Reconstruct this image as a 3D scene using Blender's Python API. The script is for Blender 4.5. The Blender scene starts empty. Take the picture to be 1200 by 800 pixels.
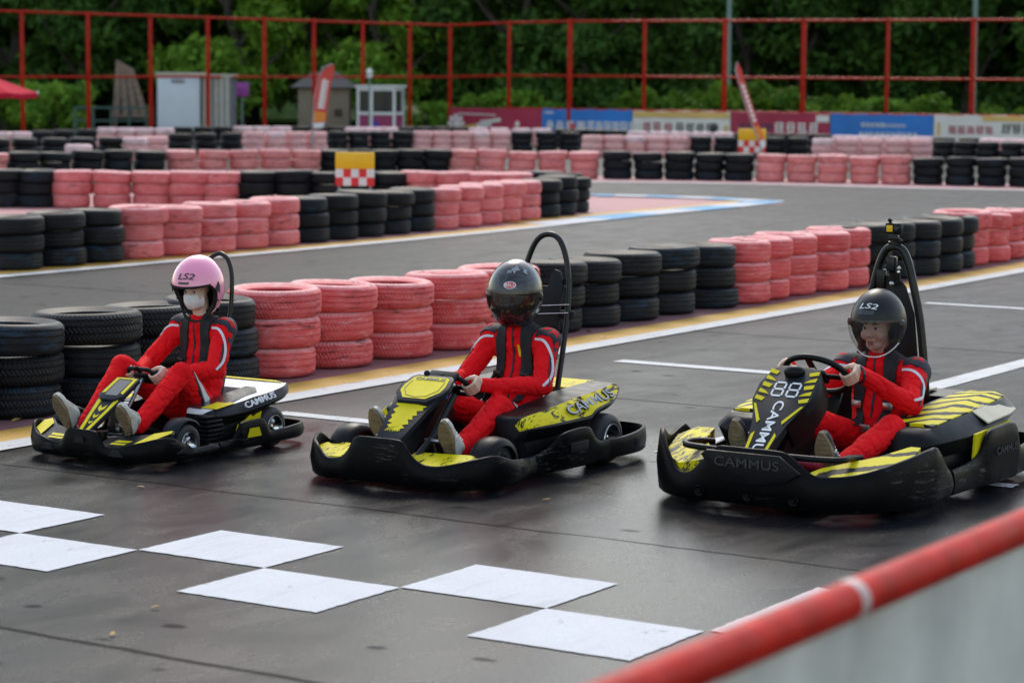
import bpy, bmesh, math, random
from mathutils import Vector, Matrix, Euler, noise
from mathutils.bvhtree import BVHTree
random.seed(7)
PI = math.pi
S = bpy.context.scene
C = S.collection
V = Vector
ORD = ['first','second','third','fourth','fifth','sixth','seventh','eighth','ninth','tenth','eleventh','twelfth','thirteenth','fourteenth','fifteenth','sixteenth','seventeenth','eighteenth','nineteenth','twentieth']

# ------------------------------------------------------------------ materials
def new_mat(name):
    m = bpy.data.materials.new(name); m.use_nodes = True
    nt = m.node_tree
    return m, nt, nt.nodes['Principled BSDF']
def nd(nt, t, **kw):
    n = nt.nodes.new(t)
    for k, v in kw.items(): setattr(n, k, v)
    return n
def coords(nt, scale=(1,1,1), kind='Object', loc=(0,0,0), rot=(0,0,0)):
    tc = nd(nt, 'ShaderNodeTexCoord'); mp = nd(nt, 'ShaderNodeMapping')
    nt.links.new(tc.outputs[kind], mp.inputs[0]); mp.inputs['Scale'].default_value = scale
    mp.inputs['Location'].default_value = loc; mp.inputs['Rotation'].default_value = rot
    return mp.outputs[0]
def noise_n(nt, vec, scale, detail=4, rough=.55, dist=0):
    n = nd(nt, 'ShaderNodeTexNoise'); n.inputs['Scale'].default_value = scale
    n.inputs['Detail'].default_value = detail; n.inputs['Roughness'].default_value = rough
    n.inputs['Distortion'].default_value = dist
    if vec is not None: nt.links.new(vec, n.inputs['Vector'])
    return n.outputs['Fac']
def ramp(nt, fac, stops):
    r = nd(nt, 'ShaderNodeValToRGB'); e = r.color_ramp.elements
    while len(e) < len(stops): e.new(.5)
    for i, (p, c) in enumerate(stops):
        e[i].position = p; e[i].color = (c if len(c) == 4 else (*c, 1)) if hasattr(c, '__len__') else (c, c, c, 1)
    nt.links.new(fac, r.inputs[0]); return r.outputs[0]
def mix(nt, fac, a, b):
    n = nd(nt, 'ShaderNodeMix', data_type='RGBA')
    for i, x in ((0, fac), (6, a), (7, b)):
        if hasattr(x, 'links') or hasattr(x, 'is_linked'): nt.links.new(x, n.inputs[i])
        elif i == 0: n.inputs[0].default_value = x
        else: n.inputs[i].default_value = (*x, 1) if len(x) == 3 else x
    return n.outputs[2]
def mth(nt, op, a, b=None, c=None):
    n = nd(nt, 'ShaderNodeMath', operation=op)
    for i, x in enumerate((a, b, c)):
        if x is None: continue
        if isinstance(x, (int, float)): n.inputs[i].default_value = x
        else: nt.links.new(x, n.inputs[i])
    return n.outputs[0]
def bump(nt, b, h, strength=.3, dist=.01, prev=None):
    n = nd(nt, 'ShaderNodeBump'); n.inputs['Strength'].default_value = strength; n.inputs['Distance'].default_value = dist
    nt.links.new(h, n.inputs['Height'])
    if prev is not None: nt.links.new(prev, n.inputs['Normal'])
    nt.links.new(n.outputs[0], b.inputs['Normal']); return n.outputs[0]
def sepz(nt, vec):
    s = nd(nt, 'ShaderNodeSeparateXYZ'); nt.links.new(vec, s.inputs[0]); return s.outputs

def plain(name, col, rough=.5, metal=0, var=.15, vscale=8, bmp=0, bscale=60, coat=0, spec=None, trans=0, alpha=None):
    m, nt, b = new_mat(name)
    v = coords(nt)
    f = noise_n(nt, v, vscale, 5)
    lo = tuple(c*(1-var) for c in col); hi = tuple(min(1, c*(1+var)+.004*var) for c in col)
    nt.links.new(ramp(nt, f, [(.3, lo), (.7, hi)]), b.inputs['Base Color'])
    nt.links.new(ramp(nt, noise_n(nt, v, vscale*2.3, 6), [(.3, max(0, rough-.08)), (.75, min(1, rough+.1))]), b.inputs['Roughness'])
    b.inputs['Metallic'].default_value = metal
    b.inputs['Coat Weight'].default_value = coat; b.inputs['Coat Roughness'].default_value = .08
    if spec is not None: b.inputs['Specular IOR Level'].default_value = spec
    if trans: b.inputs['Transmission Weight'].default_value = trans
    if bmp: bump(nt, b, noise_n(nt, v, bscale, 5), bmp, .004)
    return m

M = {}
def mats():
    M['black_plastic'] = plain('black_plastic', (.004,.004,.005), .42, spec=.18, var=.3, vscale=6, bmp=.08, bscale=140)
    # bumper plastic with grey scuffs
    m, nt, b = new_mat('scuffed_plastic'); v = coords(nt, (3, 3, 22))
    f = noise_n(nt, v, 3.2, 9, .75, .6); f2 = noise_n(nt, coords(nt), 2.2, 3)
    sc = mth(nt, 'MULTIPLY', ramp(nt, f, [(.55, 0.), (.62, .8)]), ramp(nt, f2, [(.56, 0.), (.64, 1.)]))
    nt.links.new(mix(nt, sc, (.003,.003,.0035), (.11,.108,.10)), b.inputs['Base Color'])
    nt.links.new(ramp(nt, noise_n(nt, coords(nt), 9, 6), [(.3, .30), (.7, .46)]), b.inputs['Roughness']); b.inputs['Specular IOR Level'].default_value = .09
    bump(nt, b, noise_n(nt, coords(nt), 30, 4), .05, .003)
    M['bumper'] = m
    M['grey_panel'] = plain('grey_panel', (.014,.016,.021), .5, var=.2, spec=.13)
    M['yellow'] = plain('yellow_vinyl', (.66,.55,.008), .5, var=.06, spec=.12)
    M['white_vinyl'] = plain('white_vinyl', (.75,.76,.77), .35, var=.05, coat=.3)
    M['dark_vinyl'] = plain('dark_vinyl', (.02,.02,.022), .3, var=.05, coat=.3)
    M['red_mark'] = plain('red_mark', (.6,.03,.02), .4, var=.05)
    M['black_frame'] = plain('black_frame', (.006,.006,.006), .34, var=.2, spec=.35)
    M['rubber'] = plain('kart_rubber', (.016,.016,.017), .62, var=.4, vscale=20, bmp=.15)
    M['chrome'] = plain('polished_rim', (.62,.62,.63), .2, metal=1, var=.15)
    M['steel'] = plain('steel', (.45,.45,.46), .3, metal=1, var=.2)
    M['blue_metal'] = plain('blue_metal', (.03,.12,.55), .25, metal=.7, var=.1)
    M['seat'] = plain('black_seat', (.008,.008,.009), .6, spec=.3, var=.3, bmp=.1)
    # striped vinyl: jagged black tears on yellow
    def torn(name, base, ink, scale, rot, thr, stretch=(1, 5, 1)):
        m, nt, b = new_mat(name)
        v = coords(nt, stretch, rot=rot)
        f = noise_n(nt, v, scale, 8, .78, 1.2)
        msk = ramp(nt, f, [(thr-.004, 0.), (thr+.004, 1.)])
        nt.links.new(mix(nt, msk, base, ink), b.inputs['Base Color'])
        b.inputs['Roughness'].default_value = .5; b.inputs['Specular IOR Level'].default_value = .10
        return m
    M['torn_yellow'] = torn('torn_yellow', (.66,.55,.008), (.014,.014,.015), 4.2, (0, 0, .5), .55, (5, 1.2, 3))
    M['torn_grey'] = torn('torn_grey', (.66,.55,.008), (.04,.042,.047), 5, (0, 0, .9), .52, (5, 1.3, 3))
    # tiger stripes for the right kart
    m, nt, b = new_mat('tiger_yellow')
    v = coords(nt, (1, 1, 1), rot=(0, 0, .75))
    w = nd(nt, 'ShaderNodeTexWave', wave_type='BANDS', bands_direction='X', wave_profile='SAW')
    w.inputs['Scale'].default_value = 3.1; w.inputs['Distortion'].default_value = 2.4; w.inputs['Detail'].default_value = 4; w.inputs['Detail Scale'].default_value = 2.6
    nt.links.new(v, w.inputs[0])
    nt.links.new(mix(nt, ramp(nt, w.outputs['Fac'], [(.60, 0.), (.61, 1.)]), (.66,.55,.008), (.014,.014,.015)), b.inputs['Base Color'])
    b.inputs['Roughness'].default_value = .5; b.inputs['Specular IOR Level'].default_value = .10
    M['tiger'] = m
    # people
    m, nt, b = new_mat('red_suit'); v = coords(nt)
    nt.links.new(ramp(nt, noise_n(nt, v, 5, 4), [(.3, (.66,.004,.008)), (.7, (.84,.010,.014))]), b.inputs['Base Color'])
    b.inputs['Roughness'].default_value = .8; b.inputs['Sheen Weight'].default_value = .0
    b.inputs['Specular IOR Level'].default_value = .12
    rg_ = mth(nt, 'ABSOLUTE', mth(nt, 'SUBTRACT', noise_n(nt, coords(nt, (1, .6, .8), rot=(.5, .3, 0)), 5.5, 3, .5, 1.6), .5))
    cr = ramp(nt, rg_, [(0., 0.), (.06, .8), (.2, 1.)])
    p = bump(nt, b, cr, .38, .012)
    p = bump(nt, b, noise_n(nt, v, 16, 4), .3, .01, p)
    bump(nt, b, noise_n(nt, v, 420, 2), .12, .002, p)
    M['suit'] = m
    M['suit_white'] = plain('suit_white', (.62,.63,.67), .7, var=.1, bmp=.2, bscale=50)
    M['suit_navy'] = plain('suit_navy', (.012,.013,.025), .7, var=.2, bmp=.2, bscale=50)
    M['webbing'] = plain('webbing', (.010,.010,.012), .8, var=.3, bmp=.4, bscale=260)
    M['skin'] = plain('skin', (.66,.42,.32), .48, var=.12, vscale=14, bmp=.1, bscale=120)
    M['skin'].node_tree.nodes['Principled BSDF'].inputs['Subsurface Weight'].default_value = .15
    M['skin'].node_tree.nodes['Principled BSDF'].inputs['Subsurface Radius'].default_value = (.012,.005,.003)
    M['skin'].node_tree.nodes['Principled BSDF'].inputs['Subsurface Scale'].default_value = .4
    M['lips'] = plain('lips', (.42,.14,.12), .45, var=.1)
    M['eye_white'] = plain('eye_white', (.7,.68,.66), .2, var=.03)
    M['dark'] = plain('dark_hair', (.012,.010,.009), .6, var=.3)
    M['mask'] = plain('mask_white', (.68,.67,.66), .75, var=.06, vscale=20, bmp=.25, bscale=35)
    M['pink'] = plain('pink_gloss', (.90,.29,.45), .22, var=.03, coat=.9)
    M['matte_black'] = plain('matte_helmet', (.006,.006,.007), .38, spec=.35, var=.15)
    M['liner'] = plain('liner', (.008,.008,.008), .9, var=.2)
    # carbon patterned helmet
    m, nt, b = new_mat('glossy_patterned_helmet')
    f = noise_n(nt, coords(nt, (1, 1, 2)), 9, 7, .75, 1.5)
    nt.links.new(ramp(nt, f, [(.0, (.004,.004,.005)), (.5, (.007,.007,.008)), (.57, (.05,.05,.055)), (.6, (.012,.012,.012)), (.70, (.10,.10,.105))]), b.inputs['Base Color'])
    b.inputs['Roughness'].default_value = .25; b.inputs['Coat Weight'].default_value = .5; b.inputs['Coat Roughness'].default_value = .03
    M['pattern_helmet'] = m
    m, nt, b = new_mat('tinted_visor'); b.inputs['Base Color'].default_value = (.03,.018,.015,1)
    b.inputs['Roughness'].default_value = .04; b.inputs['Alpha'].default_value = .82; b.inputs['Coat Weight'].default_value = .5
    M['tinted'] = m
    m, nt, b = new_mat('clear_visor'); b.inputs['Base Color'].default_value = (.05,.05,.055,1)
    b.inputs['Roughness'].default_value = .03; b.inputs['Alpha'].default_value = .2; b.inputs['Specular IOR Level'].default_value = .7
    M['clear'] = m
    M['sole'] = plain('shoe_sole', (.20,.145,.085), .8, var=.3, vscale=30, bmp=.5, bscale=60)
    M['shoe'] = plain('shoe_cloth', (.50,.48,.44), .8, var=.15, bmp=.3, bscale=90)
    M['shoe_dark'] = plain('shoe_dark', (.03,.03,.04), .7, var=.2)
    # wall tyres
    def tyre_mat(name, red, far=0, blue=0, mid=0):
        m, nt, b = new_mat(name)
        v = coords(nt); o = sepz(nt, v)
        oi = nd(nt, 'ShaderNodeObjectInfo')
        rv = nd(nt, 'ShaderNodeVectorMath', operation='ADD')
        sc = nd(nt, 'ShaderNodeVectorMath', operation='SCALE'); 
        cmb = nd(nt, 'ShaderNodeCombineXYZ'); 
        for i in range(3): nt.links.new(oi.outputs['Random'], cmb.inputs[i])
        nt.links.new(cmb.outputs[0], sc.inputs[0]); sc.inputs['Scale'].default_value = 37
        nt.links.new(v, rv.inputs[0]); nt.links.new(sc.outputs[0], rv.inputs[1]); rv = rv.outputs[0]
        ang = mth(nt, 'ARCTAN2', o[1], o[0])
        big = noise_n(nt, rv, 3.5, 5); fine = noise_n(nt, rv, 22, 8, .7)
        mp = nd(nt, 'ShaderNodeMapping'); nt.links.new(rv, mp.inputs[0]); mp.inputs['Scale'].default_value = (1, 1, 5)
        wear = noise_n(nt, mp.outputs[0], 7, 9, .75)
        if red:
            a, c = ((.66,.075,.075), (.78,.155,.15)) if not far else ((.70,.17,.16), (.84,.31,.29))  # paler, pinker red for the farther rows
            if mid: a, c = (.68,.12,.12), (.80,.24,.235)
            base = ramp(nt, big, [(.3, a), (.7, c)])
            pale_top = ramp(nt, o[2], [(0., 0.), (.072, .05), (.100, .9)]) if not far else ramp(nt, o[2], [(0., .05), (.07, .15), (.105, .85)])  # paler towards the top face of the tyre
            pale_top = mth(nt, 'MULTIPLY', pale_top, ramp(nt, fine, [(.3, .35), (.62, 1.)]))
            base = mix(nt, pale_top, base, (.82,.52,.50))
            sm = ramp(nt, wear, [(.54, 0.), (.62, .9)])
            low = ramp(nt, noise_n(nt, rv, 2.6, 2), [(.46, 0.), (.58, 1.)])
            chalk = mth(nt, 'MULTIPLY', ramp(nt, wear, [(.30, .8), (.47, 0.)]), ramp(nt, fine, [(.35, .3), (.6, 1.)]))
            base = mix(nt, chalk, base, (.82,.52,.51))
            base = mix(nt, mth(nt, 'MULTIPLY', sm, low), base, (.05,.03,.032))
            r = .62
        else:
            base = ramp(nt, big, [(.3, (.006,.006,.007)), (.7, (.013,.013,.015))])
            base = mix(nt, mth(nt, 'MULTIPLY', ramp(nt, fine, [(.5, 0.), (.8, .5)]), ramp(nt, o[2], [(0., .2), (.1, 1.)])), base, (.07,.07,.072))
            if blue:
                sm = mth(nt, 'MULTIPLY', ramp(nt, wear, [(.48, 0.), (.66, .8)]), ramp(nt, noise_n(nt, rv, 2.3, 2), [(.42, 0.), (.58, 1.)]))
                base = mix(nt, sm, base, (.015,.055,.10))
            r = .52
        nt.links.new(base, b.inputs['Base Color'])
        b.inputs['Roughness'].default_value = r; b.inputs['Specular IOR Level'].default_value = .22
        # tread: fine blocks around the circumference, zigzag between the grooves
        zz = mth(nt, 'MULTIPLY', mth(nt, 'SINE', mth(nt, 'ADD', mth(nt, 'MULTIPLY', ang, 74), mth(nt, 'MULTIPLY', mth(nt, 'SINE', mth(nt, 'MULTIPLY', o[2], 95)), 2.2))), .5)
        rad = mth(nt, 'GREATER_THAN', nd_len(nt, o), .30)
        zz = mth(nt, 'MULTIPLY', mth(nt, 'MULTIPLY', zz, rad), ramp(nt, oi.outputs['Random'], [(.25, .15), (.7, 1.)]))
        p = bump(nt, b, zz, .8, .006)
        bump(nt, b, noise_n(nt, rv, 60, 6), .25, .004, p)
        return m
    def nd_len(nt, o):
        return mth(nt, 'SQRT', mth(nt, 'ADD', mth(nt, 'MULTIPLY', o[0], o[0]), mth(nt, 'MULTIPLY', o[1], o[1])))
    M['tyre_red'] = tyre_mat('red_painted_tyre', 1); M['tyre_red_far'] = tyre_mat('far_red_tyre', 1, 1)
    M['tyre_red_mid'] = tyre_mat('pale_red_tyre', 1, 0, 0, 1); M['tyre_black'] = tyre_mat('black_tyre', 0); M['tyre_blue'] = tyre_mat('blue_scuffed_tyre', 0, 0, 1)
    # ground
    m, nt, b = new_mat('asphalt'); v = coords(nt); o = sepz(nt, v)
    big = noise_n(nt, coords(nt, (1, .45, 1)), .55, 5, .6, .4); mid = noise_n(nt, coords(nt, (1, .5, 1), rot=(0, 0, .2)), 2.7, 7, .65, .5); fine = noise_n(nt, v, 95, 8, .75)
    old = ramp(nt, big, [(.33, (.013,.016,.021)), (.5, (.022,.025,.029)), (.68, (.038,.039,.041))])
    new = ramp(nt, big, [(.38, (.004,.006,.012)), (.5, (.008,.010,.013)), (.62, (.023,.021,.018))])  # cool dark and warm tones paint shade and sun sheen into the seal coat
    lim = nd(nt, 'ShaderNodeMapRange'); lim.interpolation_type = 'SMOOTHSTEP'
    nt.links.new(mth(nt, 'ADD', mth(nt, 'SUBTRACT', o[1], mth(nt, 'MULTIPLY', o[0], .10)), mth(nt, 'MULTIPLY', mth(nt, 'SUBTRACT', noise_n(nt, coords(nt, (1, .35, 1)), 1.1, 6), .5), 2.6)), lim.inputs[0])
    lim.inputs[1].default_value = 4.9; lim.inputs[2].default_value = 3.2
    sealed = lim.outputs[0]
    base = mix(nt, sealed, old, new)
    grit = noise_n(nt, coords(nt, (2.2, .7, 1), rot=(0, 0, -.1)), 13, 8, .8)
    base = mix(nt, ramp(nt, grit, [(.38, .7), (.47, 0.)]), base, (.008,.008,.009))
    base = mix(nt, ramp(nt, grit, [(.55, 0.), (.66, .3)]), base, (.055,.056,.057))
    base = mix(nt, ramp(nt, fine, [(.44, .8), (.50, 0.)]), base, (.005,.005,.006))
    base = mix(nt, ramp(nt, fine, [(.56, 0.), (.63, .45)]), base, (.07,.071,.072))
    rub = noise_n(nt, coords(nt, (1.6, .10, 1), rot=(0, 0, .06)), 4.2, 6, .7)
    base = mix(nt, ramp(nt, rub, [(.54, 0.), (.66, .6)]), base, (.016,.016,.018))
    # dark blots
    vo = nd(nt, 'ShaderNodeTexVoronoi'); nt.links.new(coords(nt, (1, 1.6, 1), rot=(0, 0, .3)), vo.inputs[0]); vo.inputs['Scale'].default_value = 1.9; vo.inputs['Randomness'].default_value = 1
    dd = mth(nt, 'ADD', vo.outputs['Distance'], mth(nt, 'MULTIPLY', noise_n(nt, v, 9, 4), .14))
    blot = ramp(nt, dd, [(.15, .9), (.19, 0.)]); dks = [blot]
    base = mix(nt, ramp(nt, dd, [(.15, .85), (.19, 0.)]), base, (.010,.010,.012))
    # seams across the track
    wob = mth(nt, 'MULTIPLY', mth(nt, 'SUBTRACT', noise_n(nt, v, 1.2, 6), .5), .10)
    for y0, wd in ((-1.48, .030), (1.45, .022), (5.9, .025), (10.2, .03), (-5.2, .03)):
        d = mth(nt, 'ABSOLUTE', mth(nt, 'SUBTRACT', mth(nt, 'ADD', o[1], wob), y0))
        sm_ = ramp(nt, mth(nt, 'DIVIDE', d, wd), [(.4, .95), (1., 0.)]); dks.append(sm_)
        base = mix(nt, sm_, base, (.006,.006,.007))
    d = mth(nt, 'ABSOLUTE', mth(nt, 'SUBTRACT', mth(nt, 'ADD', o[0], mth(nt, 'MULTIPLY', wob, 1.6)), 3.86))
    base = mix(nt, ramp(nt, mth(nt, 'DIVIDE', d, .035), [(.5, .9), (1., 0.)]), base, (.010,.010,.011))
    nt.links.new(base, b.inputs['Base Color'])
    rg = mix(nt, sealed, ramp(nt, mid, [(.3, .36), (.7, .54)]), ramp(nt, mid, [(.3, .18), (.7, .32)]))
    nt.links.new(rg, b.inputs['Roughness'])
    dk = dks[0]
    for x_ in dks[1:]: dk = mth(nt, 'MAXIMUM', dk, x_)
    spv = mth(nt, 'ADD', mth(nt, 'MULTIPLY', sealed, .20), .10)
    spv = mth(nt, 'MULTIPLY', spv, mth(nt, 'SUBTRACT', 1.0, mth(nt, 'MULTIPLY', dk, .9)))
    spv = mth(nt, 'MULTIPLY', spv, ramp(nt, fine, [(.42, .35), (.56, 1.)]))
    nt.links.new(spv, b.inputs['Specular IOR Level'])
    p = bump(nt, b, fine, .28, .004)
    p = bump(nt, b, grit, .12, .006, p)
    bump(nt, b, mid, .06, .01, p)
    M['asphalt'] = m
    def paint(name, col, under=(.06,.06,.06), wear=.62, rough=.62):
        m, nt, b = new_mat(name); v = coords(nt)
        f = noise_n(nt, coords(nt, (1, .6, 1)), 6, 10, .8); g = noise_n(nt, v, 1.1, 3)
        dirt = noise_n(nt, v, 3, 6)
        c0 = mix(nt, ramp(nt, dirt, [(.4, 0.), (.8, .35)]), col, tuple(x*.72 for x in col))
        st_ = noise_n(nt, coords(nt, (1.2, .12, 1), rot=(0, 0, .12)), 9, 6, .7)
        c0 = mix(nt, ramp(nt, st_, [(.54, 0.), (.68, .32)]), c0, tuple(x*.45 for x in col))
        gr_ = noise_n(nt, v, 80, 6, .8)
        c0 = mix(nt, ramp(nt, gr_, [(.40, .35), (.50, 0.)]), c0, tuple(x*.55 for x in col))
        k = mth(nt, 'MULTIPLY', ramp(nt, f, [(wear, 0.), (wear+.05, .85)]), ramp(nt, g, [(.35, .25), (.65, 1.)]))
        nt.links.new(mix(nt, k, c0, under), b.inputs['Base Color']); b.inputs['Roughness'].default_value = rough; b.inputs['Specular IOR Level'].default_value = .22
        bump(nt, b, noise_n(nt, v, 90, 7), .1, .003)
        return m
    M['white_paint'] = paint('white_road_paint', (.52,.53,.56), wear=.60)
    M['white_line'] = paint('white_line_paint', (.52,.52,.52), wear=.56)
    M['yellow_paint'] = paint('ochre_road_paint', (.52,.30,.055), (.16,.10,.08), .58)
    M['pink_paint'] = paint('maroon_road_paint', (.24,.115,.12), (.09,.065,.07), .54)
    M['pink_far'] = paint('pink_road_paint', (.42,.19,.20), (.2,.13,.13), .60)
    M['blue_paint'] = paint('blue_road_paint', (.10,.33,.55), (.1,.1,.12), .66)
    M['grass'] = plain('grass_green', (.012,.022,.006), 1.0, spec=0, var=.5, vscale=1.5, bmp=.5, bscale=20)
    # red rail paint
    M['red_rail'] = plain('red_rail_paint', (.42,.018,.008), .65, spec=.06, var=.25, vscale=5, bmp=.1, coat=.1)
    M['rail_near'] = plain('red_pipe_paint', (.47,.012,.004), .5, var=.28, vscale=9, bmp=.15, spec=.12)
    M['tape'] = plain('white_tape', (.6,.45,.42), .5)
    M['tarp'] = plain('grey_tarp', (.62,.60,.54), .6, var=.2, vscale=3, bmp=.2, bscale=30)
    M['cabin'] = plain('cabin_panel', (.62,.68,.72), .5, var=.05, vscale=1)
    M['cream'] = plain('cream_trim', (.52,.47,.37), .6, spec=.2, var=.1)
    M['grey_metal'] = plain('grey_metal', (.25,.27,.29), .4, metal=.3, var=.15)
    M['dark_glass'] = plain('dark_glass', (.02,.025,.025), .1, var=.1)
    M['wood'] = plain('brown_planks', (.20,.13,.09), .7, var=.3, vscale=6)
    M['brick'] = plain('stone_hut_wall', (.26,.21,.15), .85, var=.25, vscale=10, bmp=.4, bscale=12)
    M['roof'] = plain('hut_roof', (.10,.09,.08), .8, var=.25)
    M['white_frame'] = plain('white_window_frame', (.72,.72,.70), .5, var=.06)
    M['magenta'] = plain('magenta_panel', (.28,.02,.10), .5, var=.1)
    M['violet'] = plain('violet_panel', (.08,.03,.30), .5, var=.1)
    M['purple'] = plain('purple_sign', (.36,.06,.32), .5, var=.1)
    M['green_pole'] = plain('green_pole', (.16,.24,.21), .5, var=.1, metal=.2)
    M['green_rail'] = plain('green_rail', (.05,.10,.08), .5, var=.15)
    M['umbrella'] = plain('red_umbrella', (.50,.012,.035), .8, spec=.1, var=.08)
    M['banner_red'] = plain('banner_crimson', (.34,.015,.05), .5, var=.15, vscale=.6)
    M['banner_blue'] = plain('banner_blue', (.015,.16,.50), .5, var=.15, vscale=.6)
    M['banner_white'] = plain('banner_white', (.70,.66,.60), .55, var=.06, vscale=.6)
    M['banner_gold'] = plain('banner_gold', (.65,.42,.12), .55, var=.12, vscale=.6)
    M['banner_navy'] = plain('banner_navy', (.04,.04,.10), .55, var=.12)
    M['flag_red'] = plain('flag_red', (.62,.05,.03), .6, var=.08)
    M['orange'] = plain('flag_orange', (.75,.24,.02), .6, var=.08)
    M['marker_yellow'] = plain('marker_yellow', (.85,.48,.005), .5, var=.06)
    M['check_red'] = plain('check_red', (.66,.02,.02), .5, var=.06)
    M['check_white'] = plain('check_white', (.74,.70,.66), .5, var=.06)
    M['bark'] = plain('bark', (.06,.05,.04), .9, var=.4, vscale=6, bmp=.4, bscale=20)
    def leaf(name, a, c):
        m, nt, b = new_mat(name); oi = nd(nt, 'ShaderNodeObjectInfo')
        f = noise_n(nt, coords(nt), .9, 3); g = noise_n(nt, coords(nt), 14, 2)
        x = mth(nt, 'ADD', mth(nt, 'MULTIPLY', f, .6), mth(nt, 'MULTIPLY', g, .4))
        nt.links.new(ramp(nt, x, [(.35, a), (.62, c)]), b.inputs['Base Color'])
        b.inputs['Roughness'].default_value = .55; b.inputs['Specular IOR Level'].default_value = .25
        tl = nd(nt, 'ShaderNodeBsdfTranslucent'); ms = nd(nt, 'ShaderNodeMixShader'); ms.inputs[0].default_value = .35; out_ = nt.nodes['Material Output']
        nt.links.new(b.inputs['Base Color'].links[0].from_socket, tl.inputs[0]); nt.links.new(b.outputs[0], ms.inputs[1]); nt.links.new(tl.outputs[0], ms.inputs[2]); nt.links.new(ms.outputs[0], out_.inputs[0])
        b.inputs['Specular IOR Level'].default_value = .1
        return m
    M['leaf_dark'] = leaf('dark_leaves', (.022,.065,.014), (.11,.22,.04))
    M['leaf_mid'] = leaf('green_leaves', (.06,.17,.018), (.26,.42,.05))
    M['leaf_light'] = leaf('light_leaves', (.04,.11,.010), (.15,.26,.025))
    M['leaf_fall'] = plain('dry_leaf', (.45,.27,.07), .7, var=.2)
mats()

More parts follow.
